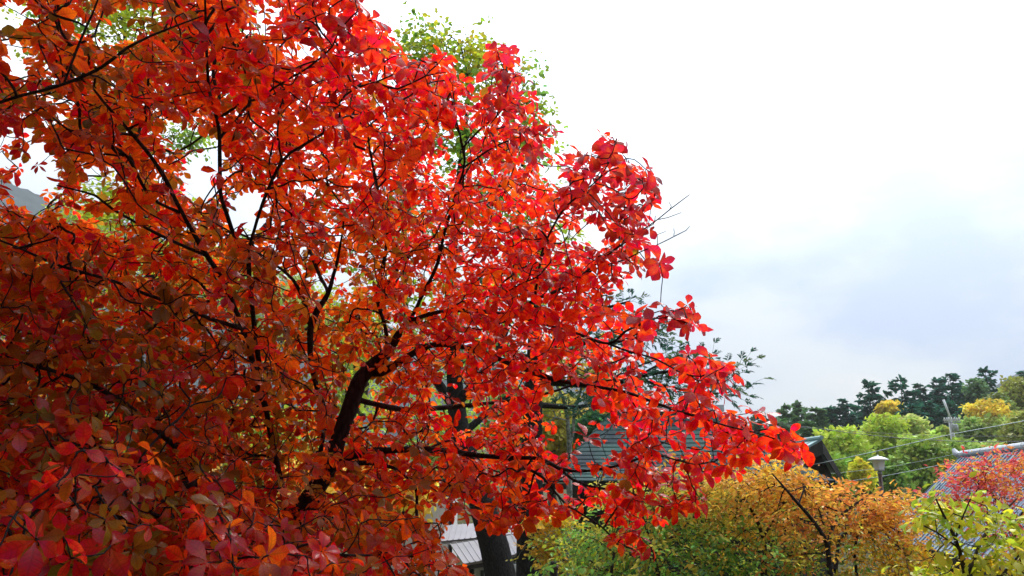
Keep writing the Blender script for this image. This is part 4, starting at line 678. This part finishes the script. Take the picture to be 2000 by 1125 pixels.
def walls(poly, z0, z1, mt, parent, name="wall", th=.12):
    m = MB(); P = [np.array([x, y]) for x, y in poly]; c = sum(P) / len(P)
    for i in range(len(P)):
        a, b = P[i], P[(i + 1) % len(P)]; d = nrm(b - a); nn = np.array([-d[1], d[0]]); nn = nn if nn @ (c - a) > 0 else -nn
        q = [[*a, z0], [*(b), z0], [*(b), z1], [*a, z1]]; m.slab(q, [nn[0] * th, nn[1] * th, 0])
    return m.build(name, mt, parent)
# hall with green shingle hip roof
h = empty("shingle_hall", (3.5, 24, -2.6)); tag(h, "hall with curved grey green shingle hip roof seen through the red leaves", "building")
RL, RR = np.array([3.05, 24.2, 3.85]), np.array([6.4, 24.2, 3.85]); F1, F2 = np.array([.85, 21.2, 1.75]), np.array([8.6, 21.2, 1.75]); K1, K2 = np.array([.85, 27.2, 1.75]), np.array([8.6, 27.2, 1.75])
m = slope(RL, RR, F2, F1, 17, 22, .16, .014); m2 = slope(RL, RR, K2, K1, 17, 1, .16)
for q in (slope(RL, RL + [0, .01, 0], K1, F1, 17, 1, .16), slope(RR, RR + [0, .01, 0], K2, F2, 17, 1, .16), m2):
    k = m.n; m.V += q.V; m.n += q.n
    for a, b in q.F.items(): m.F.setdefault(a, []).extend([[x + k for x in f] for f in b])
rf = m.build("roof", M_SHINGLE, h)
MB().box((4.7, 24.2, 3.95), (3.7, .28, .2)).build("ridge_cap", M_CAP, rf)
for a, b, sg in ((F1 - [0, -.04, .06], F2 - [0, -.04, .06], 1), (K1 - [0, .04, .06], K2 - [0, .04, .06], -1)): MB().slab([a, b, b - [0, 0, .16], a - [0, 0, .16]], (0, .05 * sg, 0)).build("fascia", M_DARKWOOD, h)
walls([(1.9, 22.2), (7.6, 22.2), (7.6, 26.2), (1.9, 26.2)], -3, 2.3, M_DARKWOOD, h)
# hall with pale green sheet roof and dark gable
h = empty("gabled_hall", (10, 27, -2.6)); tag(h, "hall with pale turquoise metal roof and black gable end at the red tree's tip", "building")
G0, G1 = np.array([10.2, 26, 3.12]), np.array([9.6, 33, 3.12]); A0, A1 = np.array([8.35, 25.6, 2.2]), np.array([7.7, 33, 2.2]); B0, B1 = np.array([11.1, 27.0, 2.1]), np.array([10.9, 33, 2.1])
m = slope(G0, G1, A1, A0, 1, 1, .03, .0, .06, 14); q = slope(G0, G1, B1, B0, 1, 1, .03, 0, .06, 10); k = m.n; m.V += q.V; m.n += q.n
for a, b in q.F.items(): m.F.setdefault(a, []).extend([[x + k for x in f] for f in b])
m.build("roof", M_COPPER, h)
m = MB(); dn = np.array([0, .0, -.34]); off = np.array([0, -.05, -.05])
for a, b in ((G0, A0), (G0, B0)): m.slab([a + off, b + off, b + off + dn * .75, a + off + dn * 1.25], (0, -.06, 0))
m.build("bargeboard", M_DARKWOOD, h)
MB().slab([G0 + [0, .5, -.15], A0 + [.35, .7, -.1], A0 + [.35, .7, -.6], B0 + [-.1, .4, -.6], B0 + [-.1, .4, -.1]], (0, .1, 0)).build("gable", M_DARKWOOD, h)
MB().tube([[*(G0 + [0, -.08, .05]), .07], [*(G1 + [0, 0, .05]), .07]]).build("ridge_cap", M_COPPER, h)
walls([(8.9, 26.4), (10.8, 27.4), (10.6, 32.6), (8.2, 32.6)], -3, 2.05, M_DARKWOOD, h)
# slate blue house
h = empty("slate_roof_house", (10, 17, -2.6)); tag(h, "house with slate blue metal roof and white ridge caps at the right edge", "building")
G0, G1 = np.array([12.5, 22, 2.43]), np.array([10.0, 11.5, 2.43]); A0, A1 = np.array([9.75, 21.3, .33]), np.array([7.55, 11.5, .33]); B0, B1 = np.array([15.2, 21.3, .33]), np.array([12.7, 10.8, .33])
m = slope(G0, G1, A1, A0, 1, 1, .05, 0, .06, 40); q = slope(G0, G1, B1, B0, 1, 1, .05, 0, .06, 26); k = m.n; m.V += q.V; m.n += q.n
for a, b in q.F.items(): m.F.setdefault(a, []).extend([[x + k for x in f] for f in b])
rf = m.build("roof", M_SLATE, h)
m = MB(); a = G0; dr = (G1 - G0) / 12
for i in range(12):
    p0, p1 = G0 + dr * (i + .02), G0 + dr * (i + .98); m.tube([[*(p0 + [0, 0, .05]), .085], [*(p1 + [0, 0, .05]), .085]], 10)
m.build("ridge_cap", M_CAP, rf)
MB().tube([[*(G0 + [0, .12, .02]), .09], [*(G0 + [-.02, .22, .08]), .09], [*(G0 + [-.03, .3, .19]), .05]], 10).build("ridge_end_tile", M_CAP, rf)
m = MB(); m.slab([A0 - [0, 0, .07], A1 - [0, 0, .07], A1 - [0, 0, .2], A0 - [0, 0, .2]], (.05, 0, 0)); m.build("fascia", M_DARKWOOD, h)
walls([(10.4, 20.8), (8.4, 12.2), (12.3, 11.4), (14.4, 20.6)], -3, .55, M_DARKWOOD, h)
# small house with brown tin roofs at the bottom
h = empty("tin_roof_house", (-1.2, 20, -2.6)); tag(h, "white walled house with ribbed pinkish tin roofs in two tiers left of the trunks", "building")
q = [atY(872, 1026, 23.4), atY(1010, 1016, 23.4), atY(1010, 1042, 22), atY(862, 1057, 22)]
slope(q[0], q[1], q[2], q[3], 1, 1, 0, 0, .05, 13).build("roof", M_TINROOF, h)
q2 = [atY(880, 1063, 21.6), atY(1010, 1043, 21.6), atY(1030, 1078, 19.6), atY(906, 1101, 19.6)]
slope(q2[0], q2[1], q2[2], q2[3], 1, 1, 0, 0, .05, 11).build("porch_roof", M_TINROOF, h)
m = MB(); m.slab([q[3] - [0, 0, .06], q[2] - [0, 0, .06], q2[1] + [0, .1, -.02], q2[0] + [0, .1, -.02]], (0, .08, 0)); m.build("valance", M_DARKWOOD, h)
m = MB(); m.slab([q2[3] - [0, 0, .06], q2[2] - [0, 0, .06], q2[2] - [0, 0, .16], q2[3] - [0, 0, .16]], (0, .06, 0)); m.build("fascia", M_DARKWOOD, h)
wl = walls([(q2[3][0] + .1, 20.2), (q2[2][0] - .3, 20.2), (q2[2][0] - .3, 23), (q2[3][0] + .1, 23)], -3.2, q2[3][2] + .05, M_PLASTER, h)
wn = MB().box((atY(942, 1118, 20.2)[0], 20.16, atY(942, 1121, 20.2)[2]), (.13, .06, .24)).build("window", M_FRAME, h)
MB().box((atY(942, 1118, 20.2)[0], 20.125, atY(942, 1121, 20.2)[2]), (.09, .03, .19)).build("pane", M_GLASS, wn)
# white house glimpsed further left
h = empty("white_house", (-3, 28, -2.6)); tag(h, "white walled house with small grey roof glimpsed through leaves left of the trunks", "building")
a, b, c, d = atY(755, 966, 29), atY(828, 962, 29), atY(836, 986, 27), atY(745, 990, 27)
slope(a, b, c, d, 5, 1, 0, .02).build("roof", M_SLATE, h)
walls([(d[0] + .1, 27.4), (c[0] + .8, 27.4), (c[0] + .8, 30), (d[0] + .1, 30)], -3, d[2] + .3, M_PLASTER, h)

# ------------------------------------------------------------------ lantern, pole, wires, post, sign
p = atY(1716, 905, 12); z = lambda y: atY(1716, y, 12)[2]; bx, by = p[0], p[1]
M_MILK = simple("frosted_glass", (.82, .82, .84), (.78, .78, .80), .35, 3); M_WHITE = simple("white_enamel", (.80, .81, .82), (.7, .71, .72), .35, 6); M_RUSTY = simple("rusty_brown_steel", (.12, .07, .05), (.06, .035, .028), .65, 18, .3, .3); M_STEEL = simple("grey_steel", (.45, .46, .47), (.3, .31, .32), .5, 10)
l_ = empty("lantern", (bx, by, -2.6)); tag(l_, "white garden lantern with domed cap on a brown post above the orange maple", "lantern")
MB().lathe((bx, by, z(893)), [(.004, .034), (.012, .03), (.016, .012), (.05, .008), (.10, -.008), (.145, -.03), (.150, -.042), (.142, -.046), (.05, -.03)], 24).build("cap", M_WHITE, l_, True)
MB().lathe((bx, by, z(918)), [(.062, 0), (.068, .01), (.094, .155), (.096, .165)], 4, R(45) + .3).build("lamp_shade", M_MILK, l_)
MB().lathe((bx, by, z(918)), [(.074, -.012), (.076, .004), (.05, .0041)], 4, R(45) + .3).build("shade_base", M_STEEL, l_)
MB().lathe((bx, by, z(918)), [(.022, -.06), (.034, -.055), (.034, -.03), (.024, -.025), (.024, -.0125)], 12).build("collar", M_STEEL, l_, True)
MB().tube([[bx, by, -2.7, .034], [bx, by, z(923), .028]], 10).build("post", M_RUSTY, l_, True)
q = atY(1858, 834, 50); zt = atY(1858, 790, 50)[2]; up = empty("utility_pole", (q[0], 50, -2)); tag(up, "utility pole with white insulators rising out of the hillside trees", "utility pole")
M_CONC = simple("pale_concrete", (.55, .55, .53), (.42, .42, .41), .8, 5)
MB().tube([[q[0], 50, -2, .16], [q[0], 50, zt - .8, .12]], 10).build("pole", M_CONC, up, True)
MB().tube([[q[0], 49.9, zt - 1.0, .05], [q[0] - .32, 49.9, zt + .3, .07]], 8).build("lightning_arm", M_WHITE, up, True)
MB().box((q[0], 49.8, zt - 1.15), (1.05, .07, .07)).build("crossarm", M_STEEL, up)
for k in (-.48, -.33, -.18, .15, .3, .45):
    MB().lathe((q[0] + k, 49.8, zt - 1.1), [(.03, 0), (.08, .05), (.05, .09), (.085, .13), (.04, .17), (.06, .2), (.02, .24)], 8).build("insulator", M_WHITE, up, True)
MB().lathe((q[0] + .05, 49.7, zt - 1.75), [(.16, 0), (.2, .04), (.2, .42), (.15, .48)], 12).build("transformer", M_STEEL, up, True)
M_WIRE = simple("dark_cable", (.03, .04, .05), (.02, .025, .03), .5, 3); M_PALEWIRE = simple("pale_cable", (.50, .58, .56), (.40, .47, .46), .4, 3)
def wire(pts, mt, r, label):
    P = [[*atY(x, y, Y), r] for x, y, Y in pts]; s = smooth_line(P, .5); V, F = tubes([s], 5)
    o = build("wire", V - s[0, :3], F, mt); o.location = s[0, :3]; tag(o, label, "wire", "overhead wires")
wire([(1300, 790, 40), (1500, 823, 36), (1700, 850, 33), (1850, 861, 31), (2000, 862, 29), (2250, 850, 26)], M_WIRE, 0.0135, "upper dark wire running from the red tip towards the slate roof's ridge")
wire([(1400, 822, 42), (1590, 837, 38), (1760, 848, 36), (1900, 852, 34), (2200, 850, 30)], M_WIRE, 0.0090, "thin dark wire just above the thicker dark one")
wire([(1500, 922, 27), (1590, 907, 26), (1700, 884, 25), (1860, 848, 24), (2000, 822, 23), (2200, 775, 22)], M_PALEWIRE, 0.0120, "bright pale wire rising above the lantern cap from the upturned roof end")
wire([(1550, 948, 24), (1640, 941, 23.5), (1720, 931, 23), (1850, 905, 22.5), (1862, 900, 22.4)], M_PALEWIRE, 0.0075, "thin pale wire passing behind the lantern post to the white ridge")
wire([(1560, 932, 30), (1680, 919, 29), (1760, 908, 28), (1880, 884, 27)], M_PALEWIRE, 0.0060, "faint wire between the two pale ones behind the lantern shade")
q = atY(1081, 1096, 8.6); po = empty("wooden_post", (q[0], 8.6, -1.9)); tag(po, "short dark wooden post at the bottom right of the two trunks", "post")
MB().lathe((q[0], 8.6, q[2]), [(.045, -2.6), (.045, -.02), (.035, 0)], 10).build("shaft", M_DARKWOOD, po, True)
MB().lathe((q[0], 8.6, q[2] - .05), [(.05, -.03), (.052, 0), (.046, .012)], 10).build("band", M_RUSTY, po, True)
q = atY(1008, 1112, 13.5); sb = empty("notice_board", (q[0], 13.5, -2.6)); tag(sb, "small white board standing between the two dark trunks", "sign")
MB().box((q[0], 13.5, q[2]), (.09, .03, .16)).build("board", M_WHITE, sb); MB().box((q[0], 13.54, q[2] - 1), (.05, .04, 2.2)).build("stake", M_DARKWOOD, sb)

# ------------------------------------------------------------------ haze
lo, hi = np.array([-1300, -70, -12.]), np.array([1300, 660, 330.])
m = MB().box((lo + hi) / 2, hi - lo); hm = bpy.data.materials.new("haze_air"); hm.use_nodes = True; hn = hm.node_tree.nodes; hn.remove(hn["Principled BSDF"])
pv = hn.new("ShaderNodeVolumePrincipled"); pv.inputs['Color'].default_value = (.96, .98, 1, 1); pv.inputs['Density'].default_value = .0003; pv.inputs['Anisotropy'].default_value = .3
hm.node_tree.links.new(pv.outputs[0], hn["Material Output"].inputs['Volume'])
tag(m.build("haze", hm), "thin mist in the air over the valley", "haze", kind="stuff")
